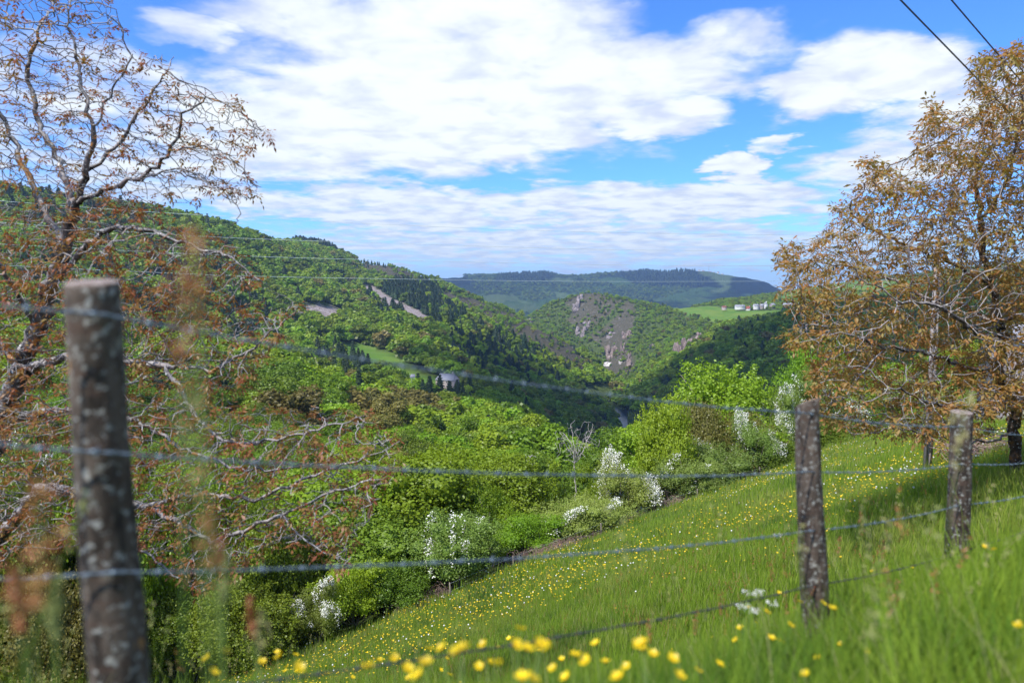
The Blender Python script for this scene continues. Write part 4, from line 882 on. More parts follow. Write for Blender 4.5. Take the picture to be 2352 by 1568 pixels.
def post(axis, rad, seed, slant, lab):
    rng = np.random.default_rng(seed); k, n = 46, 28; A = np.array(axis, float); s = np.linspace(0, 1, len(A)); tt = np.linspace(0, 1, k)
    c = np.stack([np.interp(tt, s, A[:, q]) for q in range(3)], 1); r = np.interp(tt, [0, 1], rad)
    for _ in range(3): c[1:-1] = (c[:-2] + 2 * c[1:-1] + c[2:]) / 4
    th = np.arange(n) * 2 * math.pi / n; TH, KK = np.meshgrid(th, np.arange(k))
    rr = r[:, None] * (1 + .05 * fbm(np.cos(TH) * 1.3 + seed, np.sin(TH) * 1.3 + KK * .16, seed, 3) + .035 * fbm(TH * 3, KK * .5 + seed, seed + 3, 2))
    V = np.stack([c[:, 0][:, None] + rr * np.cos(TH), c[:, 1][:, None] + rr * np.sin(TH), c[:, 2][:, None] + 0 * TH], -1)
    V[0, :, 2] += slant[0] * np.cos(th) * r[0] + slant[1] * np.sin(th) * r[0]
    V[1, :, 2] = np.minimum(V[1, :, 2], V[0, :, 2] - .006)
    V = V.reshape(-1, 3); i = np.arange(k - 1)[:, None] * n; j = np.arange(n)[None]; Q = np.stack([i + j, i + n + j, i + n + (j + 1) % n, i + (j + 1) % n], -1).reshape(-1, 4)
    inner = c[0] + (V[:n] - c[0]) * .9; inner[:, 2] += .003; n0 = len(V); V = np.vstack([V, inner, [c[0] + [0, 0, .004]]])
    Q2 = [[q, (q + 1) % n, n0 + (q + 1) % n, n0 + q] for q in range(n)]; T = [[n0 + q, n0 + (q + 1) % n, n0 + n] for q in range(n)]
    cut = np.concatenate([np.zeros(len(Q)), np.ones(len(Q2)), np.ones(len(T))]).astype(np.float32)
    o = link('fence_post', mesh_np('fence_post', V - f0, [np.vstack([Q, Q2]), T], [M_POST], smooth=True, attrs={'cut': ('FACE', 'FLOAT', cut)}), fence)
    o['label'] = lab
def down(a, b, zend):  # extend the axis a->b to height zend
    a = np.array(a); b = np.array(b); return b + (b - a) * (zend - b[2]) / (b[2] - a[2])
a1, b1 = P(212, 650, 1.42), P(276, 1568, 1.40)
post([a1, (a1 + b1) / 2 + Vector((-.006, 0, 0)), b1, down(a1, b1, -1.6)], [.050, .062], 3, (0.0, .15), 'nearest fence post, blurred, spotted with pale lichen')
a2, m2_, b2 = P(1853, 926, 3.2), P(1860, 1160, 3.2), P(1873, 1400, 3.2)
post([a2, m2_, b2, down(m2_, b2, -2.1)], [.053, .074], 4, (.30, -.45), 'middle fence post with a slanting pale cut top')
a3, b3 = P(2209, 946, 4.2), P(2195, 1300, 4.2)
post([a3, (a3 + b3) / 2 + Vector((.006, 0, 0)), b3, down(a3, b3, -2.3)], [.060, .074], 5, (0, .08), 'right hand fence post with a flat top')
def wire(pts, lab):
    pts = [np.array(P(*p)) for p in pts]; out_ = []
    for a, b in zip(pts[:-1], pts[1:]):
        L = np.linalg.norm(b - a); n = max(4, int(L / .007)); t = np.linspace(0, 1, n, endpoint=False)[:, None]; q = a + (b - a) * t; q[:, 2] -= (.012 * L * 4 * t * (1 - t))[:, 0]; out_.append(q)
    C = np.vstack(out_); C[:, 2] += .004 * fbm(C[:, 0] * 3, C[:, 1] * 3, 7, 2); s = np.arange(len(C)) * .007; mb = MB()
    d_ = np.gradient(C, axis=0); d_ /= np.linalg.norm(d_, axis=1)[:, None]; a = np.cross(d_, [0, 0, 1.]); a /= np.linalg.norm(a, axis=1)[:, None]; b = np.cross(d_, a)
    for ph in (0, math.pi):
        w_ = s * 2 * math.pi / .06 + ph; mb.tube(C + .0019 * (np.cos(w_)[:, None] * a + np.sin(w_)[:, None] * b), .0017, 5)
    rng = np.random.default_rng(len(lab)); i = 5
    while i < len(C) - 5:
        for _ in range(2):
            ang = rng.random() * 3.14; v = a[i] * math.cos(ang) + b[i] * math.sin(ang); off = d_[i] * rng.uniform(-.005, .005)
            mb.tube([C[i] + off - v * .014, C[i] + off, C[i] + off + v * .014], [.0006, .0014, .0006], 4)
        mb.tube([C[i - 1] , C[i], C[i + 1]], .0045, 6); i += int(.105 / .007 * rng.uniform(.85, 1.15))
    o = link('wire', mb_build(mb, f0, M_WIRE_SHADED if lab.startswith('lowest') else M_WIRE), fence); o['label'] = lab
M_WIRE_SHADED = pbr('shaded_wire', (.07, .075, .075), .7, metal=.3)  # darker wire for the lowest strand, its shade put into the colour
def mb_build(mb, off, mat):
    mb.V = [v - off for v in mb.V]; return mb.build('wire', [mat], True)
r1, r2, r3 = 1.42 - .066, 3.2 - .075, 4.2 - .075
wire([(-700, 650, 1.0), (0, 703, 1.27), (235, 722, r1), (1856, 949, r2), (2209, 979, r3), (2420, 998, 5.3)], 'top strand of barbed wire')
wire([(-700, 1000, 1.0), (0, 1022, 1.27), (255, 1040, r1), (1862, 1083, r2), (2204, 1065, r3), (2420, 1052, 5.3)], 'second strand of barbed wire')
wire([(-700, 1375, 1.0), (0, 1330, 1.27), (272, 1314, r1), (1866, 1218, r2), (2200, 1160, r3), (2420, 1120, 5.3)], 'third strand of barbed wire')
wire([(-700, 1900, 1.0), (0, 1680, 1.27), (285, 1605, r1), (1872, 1343, r2), (2197, 1268, r3), (2420, 1190, 5.3)], 'lowest strand of barbed wire, half hidden in grass')

# ------------------------------------------------------------------ meadow grass and flowers
def grassmat(name, a, b, c3):
    m, t, o = newmat(name); p = t.pos(); r = t.rand(); tone = t.attr('tone')
    c = t.mix(t.m('ADD', t.m('MULTIPLY', tone, .6), t.m('MULTIPLY', r, .4), clamp=True), (*a, 1), (*b, 1))
    c = t.mix(t.ramp(t.noise(p, .22, 4, .6), .46, .66, 0, .65), c, (*c3, 1))
    c = t.mix(t.ramp(t.noise(t.v('ADD', p, (31, 7, 0)), .35, 3, .6), .56, .66, 0, .6), c, (.045, .15, .03, 1))
    c = t.mix(t.ramp(t.noise(t.v('ADD', p, (3, 57, 0)), .6, 3, .6), .64, .72, 0, .5), c, (.24, .15, .07, 1))
    c = t.mix(t.ramp(tone, .86, .93, 0, .8), c, (.42, .38, .18, 1)); c = t.mix(t.ramp(t.m('FRACT', t.m('MULTIPLY', tone, 9.0)), .8, .9, 0, .6), c, (.07, .17, .02, 1))
    df = t.n.new('ShaderNodeBsdfDiffuse'); t.put(df.inputs[0], c); tr = t.n.new('ShaderNodeBsdfTranslucent'); t.put(tr.inputs[0], c)
    mx = t.n.new('ShaderNodeMixShader'); mx.inputs[0].default_value = .45; t.l.new(df.outputs[0], mx.inputs[1]); t.l.new(tr.outputs[0], mx.inputs[2]); t.l.new(mx.outputs[0], o.inputs[0]); return m
L_GRASS = grassmat('grass_blade', (.18, .29, .022), (.33, .44, .06), (.37, .42, .09))
M_SEED = pbr('grass_seed', None, .9, fn=lambda t: t.mix(t.rand(), (.16, .20, .06, 1), (.30, .27, .11, 1)))
M_SORREL = leafmat('sorrel', (.32, .10, .05), (.42, .20, .09), trans=.3, hue=.01)
M_YEL = leafmat('petal_yellow', (.80, .56, .004), (.90, .70, .01), trans=.3, hue=.0, gloss=.04)
M_WHITE = pbr('petal_white', (.75, .75, .70), .8)
M_GSTEM = leafmat('green_stem', (.10, .17, .03), (.16, .24, .05), trans=.2)
def blades(rng, n, R, h0, h1, w0, lean=.35, seg=4, m=0):
    b = np.column_stack([rng.normal(0, R * .5, (n, 2)), np.full(n, -.05)]); H = rng.uniform(h0, h1, n); a = rng.random(n) * 6.28; L = H * rng.uniform(.05, lean, n); fw = rng.random(n) * 3.14
    tt = np.linspace(0, 1, seg + 1); rows_ = []
    for t in tt:
        c = b + np.column_stack([np.cos(a) * L * t ** 2, np.sin(a) * L * t ** 2, (H + .05) * (t - .18 * t ** 3)]); wv = (w0 * (1 - t ** 1.6) + .0006) * np.column_stack([np.cos(fw), np.sin(fw), 0 * fw]).T
        rows_.append(c - wv.T); rows_.append(c + wv.T)
    V = np.stack(rows_, 1).reshape(-1, 3); k = 2 * (seg + 1); i = (np.arange(n) * k)[:, None]; j = np.arange(seg)[None] * 2
    return V, np.stack([i + j, i + j + 1, i + j + 3, i + j + 2], -1).reshape(-1, 4)
def tuft(seed, n, R, h0, h1, w0, seeds=0, lean=.35, seg=4, sorrel=False):
    rng = np.random.default_rng(seed); mb = MB(); V, Qd = blades(rng, n, R, h0, h1, w0, lean, seg); mb.add(V, Qd, m=0); tone = list(np.repeat(rng.random(n), seg))
    for _ in range(seeds):
        x, y = rng.normal(0, R * .5, 2); h = h1 * rng.uniform(.95, 1.35); lx, ly = rng.normal(0, .10, 2); top = np.array([x + lx, y + ly, h])
        n0 = len(mb.mq) + 0; mb.tube([[x, y, -.05], [x + lx * .3, y + ly * .3, h * .6], top], [.0014, .0011, .0008], 3, caps=False); tone += [.5] * 6
        k = 16; tz = rng.random(k); C = top[None] - np.outer(tz, [lx * .25, ly * .25, .11]) + rng.normal(0, .006, (k, 3)); V, Qd = leafquads(rng, C, rnd_dirs(rng, k), .016, .45, .5); mb.add(V, Qd, m=2 if sorrel else 1); tone += list(rng.random(k))
    return mb, np.array(tone), None
MATG = [L_GRASS, M_SEED, M_SORREL]
GP = [tuft(1, 52, .13, .30, .58, .0030, 0), tuft(2, 52, .13, .25, .52, .0034, 0), tuft(3, 44, .13, .35, .62, .0032, 1, .5), tuft(4, 40, .12, .3, .55, .0028, 2, sorrel=True),
      tuft(5, 60, .30, .20, .38, .0055, 0, seg=3), tuft(6, 60, .30, .16, .34, .0060, 0, seg=3), tuft(7, 50, .30, .2, .45, .006, 6, seg=3, sorrel=True),
      tuft(8, 60, .62, .20, .42, .014, 0, seg=2), tuft(9, 60, .62, .16, .36, .015, 0, seg=2)]
rng = np.random.default_rng(77)
def mgrid(y0, y1, cell, q0=-.82, q1=.82, tmax=T_END - .2):
    xs = np.arange(q0 * y1, q1 * y1, cell); ys = np.arange(y0, y1, cell); X, Y = np.meshgrid(xs, ys); X = X + rng.uniform(-.5, .5, X.shape) * cell; Y = Y + rng.uniform(-.5, .5, Y.shape) * cell
    k = (X / Y > q0) & (X / Y < q1) & (X * TV[0] + Y * TV[1] < tmax); return X[k], Y[k]
gxs, gys, gk = [], [], []
X, Y = mgrid(.3, 9, .115, -4, 4); k = (np.abs(X / Y) < .95) | (np.hypot(X, Y) < 4.2); X, Y = X[k], Y[k]; k = np.hypot(X, Y) > .8; X, Y = X[k], Y[k]; gxs.append(X); gys.append(Y); gk.append(np.digitize(rng.random(len(X)) - .25 * (fbm(X * .5, Y * .5, 5) > .15), [.42, .80, .985]))
X, Y = mgrid(8.5, 28, .26); gxs.append(X); gys.append(Y); gk.append(4 + np.digitize(rng.random(len(X)), [.45, .93]))
X, Y = mgrid(27, 130, .50); gxs.append(X); gys.append(Y); gk.append(7 + (rng.random(len(X)) > .5))
X = np.concatenate(gxs); Y = np.concatenate(gys); K = np.concatenate(gk); Z = mz(X, Y); ng_ = len(X)
s_ = rng.uniform(.75, 1.25, ng_) * np.where(Y < 9, .92 + .5 * fbm(X * .6, Y * .6, 9, 2), 1 + .4 * fbm(X * .2, Y * .2, 9, 2))
uu = np.clip(1176 + F_ * X / Y, -300, 2650); vt = np.interp(uu, [-400, 0, 400, 700, 1100, 1500, 1700, 1850, 2000, 2200, 2352, 2700], [1500, 1540, 1550, 1540, 1525, 1470, 1400, 1360, 1290, 1200, 1150, 1080])
zal = np.array(zof(vt, Y)); hmax = np.clip((zal - Z) / .62, .12, 1.15); s_ = np.where(Y < 4.6, np.minimum(s_, hmax * rng.uniform(.75, 1.12, ng_)), np.where(Y < 9, s_ * .36, s_))
scatter('meadow_grass', MATG, GP, K, np.stack([X, Y, Z], 1), np.column_stack([rng.normal(0, .08, (ng_, 2)), rng.random(ng_) * 6.28]), np.stack([s_, s_, s_ * rng.uniform(.85, 1.2, ng_)], 1), label='tall green meadow grass with seed heads')
print('grass', ng_)
def flower(seed, r=.014, cup=.5):
    mb = MB(); rng = np.random.default_rng(seed); tone = []
    for k in range(5):
        a = k * 1.2566 + rng.normal(0, .05); d_ = np.array([math.cos(a), math.sin(a), 0]); s = np.array([-d_[1], d_[0], 0]); up = np.array([0, 0, 1.])
        V = [up * 0, d_ * r * .55 + s * r * .42 + up * r * cup * .35, d_ * r * .98 + s * r * .36 + up * r * cup, d_ * r * 1.08 + up * r * cup * 1.05, d_ * r * .98 - s * r * .36 + up * r * cup, d_ * r * .55 - s * r * .42 + up * r * cup * .35, d_ * r * .6 + up * r * cup * .2]
        mb.add(V, T=[[0, 1, 6], [1, 2, 6], [2, 3, 6], [3, 4, 6], [4, 5, 6], [5, 0, 6]])
        tone += [rng.random()] * 6
    V, T = ico(1); mb.add(V * r * .28 + [0, 0, r * .25], T=T); tone += [0] * len(T); return mb, tone
fm, ft = flower(1); FL = fm.build('flower_head', [M_YEL], attrs={'tone': ('FACE', 'FLOAT', np.array(ft, np.float32))})
def stem_mesh(seed):
    rng = np.random.default_rng(seed); mb = MB(); l = rng.normal(0, .05, 2); mb.tube([[l[0] * 2, l[1] * 2, -1], [l[0], l[1], -.5], [0, 0, -.001]], [.0022, .0018, .0012], 5)
    for k in range(3):
        V, Qd = leafquads(rng, np.array([[l[0] * 1.4, l[1] * 1.4, -.7 + k * .1]]), rnd_dirs(rng, 1), .06, .2, .4); mb.add(V, Qd)
    return mb.build('stem', [M_GSTEM], True, attrs=None)
STM = [stem_mesh(i) for i in range(3)]
bi_ = 0
def buttercup(x, y, z, lab, gp, s=1.0):
    global bi_; bi_ += 1; e = thing('buttercup', lab, 'buttercup', (x, y, z), gp); e.rotation_euler[2] = bi_ * 1.7
    f = link('flower_head', FL, e); f.rotation_euler = (.5 * math.sin(bi_ * 2.1), .5 * math.cos(bi_ * 1.3), 0); f.scale = (s, s, s)
    g = link('stem', STM[bi_ % 3], e); hgt = max(.15, z - float(mz(x, y))); g.scale = (1, 1, hgt)
NEARF = [(515, 1498, 1.6), (685, 1533, 1.5), (845, 1532, 1.25), (935, 1535, 1.5), (960, 1552, 1.2), (978, 1522, 1.3), (1015, 1488, 1.6), (1050, 1496, 1.2), (1062, 1490, 1.15), (1110, 1480, 1.9), (1138, 1525, 1.2), (1100, 1530, 1.9), (1195, 1445, 1.6), (1185, 1482, 1.35), (1210, 1490, 1.3), (1245, 1480, 1.2), (1235, 1484, 1.25),
         (1200, 1556, 1.2), (1222, 1560, 1.2), (1270, 1535, 1.9), (1320, 1505, 1.5), (1345, 1518, 1.5), (1368, 1478, 1.9), (1420, 1555, 1.3), (1470, 1480, 1.4), (1482, 1476, 1.4), (1545, 1512, 1.6), (1480, 1492, 1.9), (1890, 1385, 2.6), (1912, 1397, 2.2), (1760, 1405, 2.4), (1815, 1436, 2.2), (1772, 1465, 2.4), (1792, 1472, 2.4), (2262, 1255, 3.4), (2282, 1262, 2.6), (1990, 1495, 2.4), (1880, 1510, 2.2),
         (2341, 1436, 1.9), (1700, 1442, 2.7), (640, 1508, 1.9), (600, 1520, 2.0), (475, 1512, 1.8), (490, 1545, 1.7), (1500, 1502, 1.8), (1602, 1540, 1.9), (1652, 1525, 2.0), (1560, 1552, 1.5), (1838, 1382, 3), (1900, 1300, 3.4), (1720, 1395, 3), (1790, 1362, 3.6), (1690, 1470, 2.6), (1932, 1480, 2.6), (1850, 1548, 1.9), (1300, 1555, 1.6), (1390, 1520, 1.9), (1440, 1530, 2.0), (985, 1490, 2.0), (905, 1510, 1.9)]
for (u, v, Yf) in NEARF: p = P(u, v, Yf); buttercup(p.x, p.y, p.z, 'yellow buttercup flower above the blurred foreground grass', 'buttercups in the foreground', 1.0)
rng = np.random.default_rng(12); X, Y = mgrid(2.8, 9.5, .30, -.45, .62); dn = fbm(X * .4, Y * .4, 3, 2); k = rng.random(len(X)) < .30 + dn; X, Y = X[k], Y[k]; k = rng.permutation(len(X))[:235]; X, Y = X[k], Y[k]
for x, y in zip(X, Y): buttercup(x, y, float(mz(x, y)) + rng.uniform(.22, .42), 'small yellow buttercup in the meadow grass beyond the wire', 'buttercups beyond the wire', 1.1)
# countless far flowers
fmb, ftn = flower(3, .026); FP = [(fmb, np.array(ftn), 0)]
wb = MB(); V, T = ICO1; wb.add(V * .028, T=T); FP.append((wb, np.zeros(len(T)), 1))
X, Y = mgrid(4.5, 120, .27); dn = fbm(X * .13, Y * .13, 33, 4) + .35 * fbm(X * .6, Y * .6, 36, 2); td = X * TV[0] + Y * TV[1]; k = rng.random(len(X)) < np.clip(.24 + 1.9 * dn + .25 * (td > 14), 0, .95); X, Y = X[k], Y[k]; kk = (rng.random(len(X)) < .06 + .06 * (X > 12)).astype(int)
Z = mz(X, Y) + np.where(Y < 9, rng.uniform(.2, .32, len(X)), rng.uniform(.32, .46, len(X)))
s_ = rng.uniform(.7, 1.2, len(X)) * np.interp(Y, [4, 12, 25, 60], [.5, .75, 1.05, 1.3])
scatter('meadow_flowers', [M_YEL, M_WHITE], FP, kk, np.stack([X, Y, Z], 1), np.column_stack([rng.normal(.2, .25, (len(X), 2)), rng.random(len(X)) * 6]), np.stack([s_] * 3, 1), label='countless tiny yellow and white meadow flowers')
# tall grass and sorrel stalks right in front of the lens
def stalk(u0, v0, Y, H_, lean, mat, n, wid, length, name, lab, cat, gp):
    p = P(u0, v0, Y); e = thing(name, lab, cat, (p.x, p.y, p.z), gp); rng = np.random.default_rng(int(u0 * 7 + v0)); mb = MB()
    mb.tube([[lean * 1.5, 0, -H_], [lean * .6, 0, -H_ * .5], [0, 0, 0]], [.0022, .0018, .001], 5); link('stem', mb.build('stem', [M_GSTEM], True), e)
    m2 = MB(); tz = rng.random(n); C = np.stack([lean * .7 * tz * length / H_ * 2 + rng.normal(0, 1, n) * wid * (.3 + np.sin(tz * 3.1)), rng.normal(0, 1, n) * wid * (.3 + np.sin(tz * 3.1)), -tz * length], 1)
    V, Qd = leafquads(rng, C, rnd_dirs(rng, n), .011, .6, .5); m2.add(V, Qd); link('seed_head', m2.build('seed_head', [mat], attrs={'tone': ('FACE', 'FLOAT', rng.random(n).astype(np.float32))}), e)
stalk(442, 500, .62, 1.2, .02, M_SORREL, 38, .006, .10, 'sorrel_stalk', 'very blurred orange sorrel stalk rising highest, right of the nearest post', 'sorrel', 'sorrel stalks')
stalk(418, 612, .62, 1.1, -.03, M_SORREL, 32, .007, .09, 'sorrel_stalk', 'blurred orange sorrel stalk just below the highest one', 'sorrel', 'sorrel stalks')
stalk(440, 850, .66, .9, .01, M_SEED, 45, .006, .13, 'grass_stalk', 'blurred greenish grass stalk below the orange sorrel', 'grass stalk', 'tall grass stalks')
stalk(95, 1105, .55, .8, -.06, M_SORREL, 46, .008, .11, 'sorrel_stalk', 'blurred reddish sorrel stalk at the lower left edge', 'sorrel', 'sorrel stalks')
for i, (u, v, Yf) in enumerate([(30, 1300, .7), (520, 1270, .9), (575, 1370, 1.1), (600, 1400, 1.1), (480, 1180, .8), (130, 1330, .75)]):
    stalk(u, v, Yf, .6, .03 * (-1) ** i, (M_SORREL, M_SEED)[i % 2], 90, .004, .07, 'grass_stalk', 'thin blurred seed stalk poking up near the nearest fence post', 'grass stalk', 'thin seed stalks')
for i, (u, v, Yf) in enumerate([(1977, 1175, 3.4), (1600, 1400, 3.2), (1490, 1420, 3), (1660, 1360, 3.4), (1770, 1290, 4), (2030, 1240, 3.6), (2060, 1330, 2.8), (1930, 1230, 3.8)]):
    stalk(u, v, Yf, .5, .03 * (-1) ** i, M_SORREL, 60, .006, .12, 'sorrel_stalk', 'reddish sorrel stalk in the grass around the middle post', 'sorrel', 'sorrel in the grass')
for i, (u, v, Yf) in enumerate([(1722, 1362, 2.6), (1745, 1362, 2.7), (1708, 1395, 2.5), (1735, 1402, 2.5), (1786, 1230, 4.2), (1775, 1386, 2.8)]):
    p = P(u, v, Yf); e = thing('cow_parsley', 'white cow parsley umbel in the grass left of the middle post', 'wild flower', (p.x, p.y, p.z), 'cow parsley'); rng = np.random.default_rng(i); mb = MB(); C = []
    for k in range(11):
        a = rng.random() * 6.28; r = .026 * rng.random() ** .5; q = np.array([r * math.cos(a), r * math.sin(a), rng.uniform(0, .008)]); mb.tube([[0, 0, -.04], q], [.0008, .0006], 3); C.append(q + rng.normal(0, .003, (5, 3)))
    mb.tube([[0.02, 0, -.6], [0, 0, -.04]], [.002, .0012], 5); link('stem', mb.build('stem', [M_GSTEM]), e)
    m2 = MB(); V, Qd = leafquads(rng, np.vstack(C), np.tile([[0, 0, 1.]], (55, 1)), .005, 1, .4); m2.add(V, Qd); link('umbel', m2.build('umbel', [M_WHITE]), e)

# ------------------------------------------------------------------ concrete pole, cables
M_CONC = pbr('concrete', None, .9, fn=lambda t: t.mix(t.noise(t.obj(), 7, 6, .7), (.17, .145, .135, 1), (.42, .38, .37, 1)), bump=(25, .01))
q = P(2129, 1100, 22); zb = float(mz(q.x, q.y)); pole = thing('utility_pole', 'concrete utility pole with a column of holes, standing behind the right walnut', 'pole', (q.x, q.y, zb - .1)); pole.rotation_euler[2] = math.radians(33)
mb = MB(); Hp = 7.6
for s in (-1, 1): mb.tube([[s * .155, 0, -.4], [s * .10, 0, Hp]], [.075, .06], 4)
zz = .0
while zz < Hp:
    f = 1 - zz / Hp * .33; hgt = .30 if zz > .05 else .9
    mb.box((0, 0, zz + hgt / 2), (.23 * f, .075, hgt))
    for s in (-1, 1): mb.box((s * .085 * f, 0, zz + hgt + .33), (.05 * f, .07, .09)); mb.box((s * .10 * f, 0, zz + hgt + .28), (.03 * f, .068, .09))
    zz += hgt + .38
link('shaft', mb.build('shaft', [M_CONC]), pole)
mb = MB(); mb.box((0, 0, Hp + .12), (1.3, .09, .09)); link('crossarm', mb.build('crossarm', [M_CONC]), pole)
for s in (-.55, 0, .55):
    mb = MB(); mb.tube([[s, 0, Hp + .17], [s, 0, Hp + .24], [s, 0, Hp + .30], [s, 0, Hp + .36]], [.02, .05, .035, .05], 10); link('insulator', mb.build('insulator', [pbr('porcelain', (.5, .5, .48), .3)], True), pole)
M_CABLE = pbr('dark_cable', (.05, .055, .07), .6); M_LINE = pbr('pale_line', (.42, .50, .52), .5, metal=.3)
def cable(name, label, pts, r, mat, gp):
    pts = np.array([P(*p) for p in pts]); tt = np.linspace(0, len(pts) - 1, 60); C = np.stack([np.interp(tt, range(len(pts)), pts[:, k]) for k in range(3)], 1)
    for _ in range(12): C[1:-1] = (C[:-2] + 2 * C[1:-1] + C[2:]) / 4
    mb = MB(); mb.tube(C - C[0], r, 6); o = link(name, mb.build(name, [mat], True)); o.location = C[0]; tag(o, label, 'cable', gp)
cable('overhead_cable', 'dark overhead cable crossing the top right corner, left one of two', [(1700, -380, 6), (2068, 0, 9), (2230, 166, 11), (2400, 345, 14), (2520, 470, 18)], .011, M_CABLE, 'dark cables at the top right')
cable('overhead_cable', 'dark overhead cable at the top right corner, right one of two', [(1800, -460, 6), (2185, 0, 9), (2262, 90, 10), (2400, 250, 13), (2540, 410, 18)], .010, M_CABLE, 'dark cables at the top right')
for i, (nm_, pts) in enumerate([('highest', [(-400, 430), (325, 487), (804, 512), (1148, 527), (1378, 534), (1866, 541), (2700, 548)]), ('second', [(-400, 480), (308, 534), (574, 549), (1378, 574), (1797, 577), (2700, 579)]), ('third', [(-400, 536), (0, 561), (574, 590), (1378, 609), (1797, 611), (2700, 610)]), ('lowest', [(-400, 590), (290, 623), (574, 635), (1100, 644), (1378, 647), (1797, 646), (2700, 636)])]):
    cable('power_line', nm_ + ' of the four thin lines strung across the valley', [(u, v, 62) for u, v in pts], .013, M_LINE, 'thin power lines across the valley')

# ------------------------------------------------------------------ buildings
M_SLATE = pbr('slate_roof', None, .6, fn=lambda t: t.mix(t.noise(t.v('MULTIPLY', t.obj(), (1, 1, 3)), 2.5, 5, .7), (.22, .22, .25, 1), (.36, .36, .40, 1)))
M_REDR = pbr('red_roof', (.28, .09, .06), .8); M_PINK = pbr('pink_render', None, .9, fn=lambda t: t.mix(t.noise(t.obj(), 1.5, 5, .7), (.40, .31, .28, 1), (.60, .50, .47, 1)))
M_WHT = pbr('white_render', None, .9, fn=lambda t: t.mix(t.noise(t.obj(), 1.0, 5), (.62, .60, .57, 1), (.78, .77, .74, 1))); M_STONE = pbr('stone_wall', None, .9, fn=lambda t: t.mix(t.ramp(t.noise(t.obj(), 3.5, 5, .75), .38, .62), (.20, .16, .14, 1), (.50, .43, .39, 1)), bump=(6, .04))
M_GLASS = pbr('dark_window', (.03, .035, .04), .2, spec=.6); M_DOOR = pbr('door_wood', (.14, .08, .05), .7)
def house(name, label, pos, L, W, H, RH, rot, wall, roof, wins=2, hip=0.0, gp=None, small=False, chim=True):
    e = thing(name, label, 'house' if 'shed' not in name and 'barn' not in name and 'church' not in name else name.split('_')[-1], tuple(pos), gp); e.rotation_euler[2] = rot
    l, w_ = L / 2, W / 2; mb = MB(); zb = -2.5
    V = [(-l, -w_, zb), (l, -w_, zb), (l, w_, zb), (-l, w_, zb), (-l, -w_, H), (l, -w_, H), (l, w_, H), (-l, w_, H)]; mb.add(V, [[0, 1, 5, 4], [1, 2, 6, 5], [2, 3, 7, 6], [3, 0, 4, 7]])
    if hip < .5: mb.add([(-l, -w_, H), (-l, w_, H), (-l + hip * L, 0, H + RH), (l, -w_, H), (l, w_, H), (l - hip * L, 0, H + RH)], T=[[0, 2, 1], [3, 4, 5]])
    link('wall', mb.build('wall', [wall]), e)
    mr = MB(); o_ = .35 if not small else .5; hr = RH + .12; lx = l + o_; wx = w_ + o_; dz = -o_ * RH / w_; rx = l + o_ - hip * L
    V = np.array([(-lx, -wx, H + dz + .12), (lx, -wx, H + dz + .12), (rx, 0, H + hr), (-rx, 0, H + hr), (-lx, wx, H + dz + .12), (lx, wx, H + dz + .12)]); V2 = V - [0, 0, .14]
    mr.add(np.vstack([V, V2]), [[0, 1, 2, 3], [3, 2, 5, 4], [6, 9, 8, 7], [9, 10, 11, 8], [0, 6, 7, 1], [4, 5, 11, 10], [1, 7, 8, 2], [2, 8, 11, 5], [0, 3, 9, 6], [3, 4, 10, 9]]); rf = link('roof', mr.build('roof', [roof]), e)
    if chim: mc = MB(); mc.box((l * .6, .1, H + RH + .4), (.8, .6, 1.6)); link('chimney', mc.build('chimney', [wall]), rf)
    for k in range(wins):
        x = -l + L * (k + .5) / wins
        for lev in range(1 if H < 4.2 else 2):
            zc = H - 1.3 - lev * 2.7; mw = MB(); mw.box((x, -w_ - .02, zc), (.9, .10, 1.2)); f = link('window', mw.build('window', [M_WHT]), e); mg = MB(); mg.box((x, -w_ - .045, zc), (.7, .10, 1.0)); link('pane', mg.build('pane', [M_GLASS]), f)
    mw = MB(); mw.box((l + .02, 0, min(H, 2.1) / 2), (.08, 1.1, min(H, 2.1))); link('door', mw.build('door', [M_DOOR]), e); return e
hz_ = float(mz(31.5, 38)); house('stone_house', 'pale stone house half hidden behind the trunk of the right walnut', (34.0, 38, hz_ - .6), 11, 7, 3.0, 2.0, math.radians(-8), M_PINK, M_SLATE, 3)
fz = float(gz(FARM.x, FARM.y)[0]); house('farm_house', 'large farmhouse with a pale slate roof and pinkish gable among dark conifers', (FARM.x, FARM.y, fz + 1), 13.5, 8, 5.4, 3.6, math.radians(-24), M_PINK, M_SLATE, 4, .12)
p_ = P(941, 880, 452); house('farm_shed', 'small white shed left of the large farmhouse', (p_.x, p_.y, float(gz(p_.x, p_.y)[0]) + .5), 6.5, 4.5, 3, 1.3, math.radians(10), M_WHT, M_SLATE, 1, chim=False)
YV = 1455
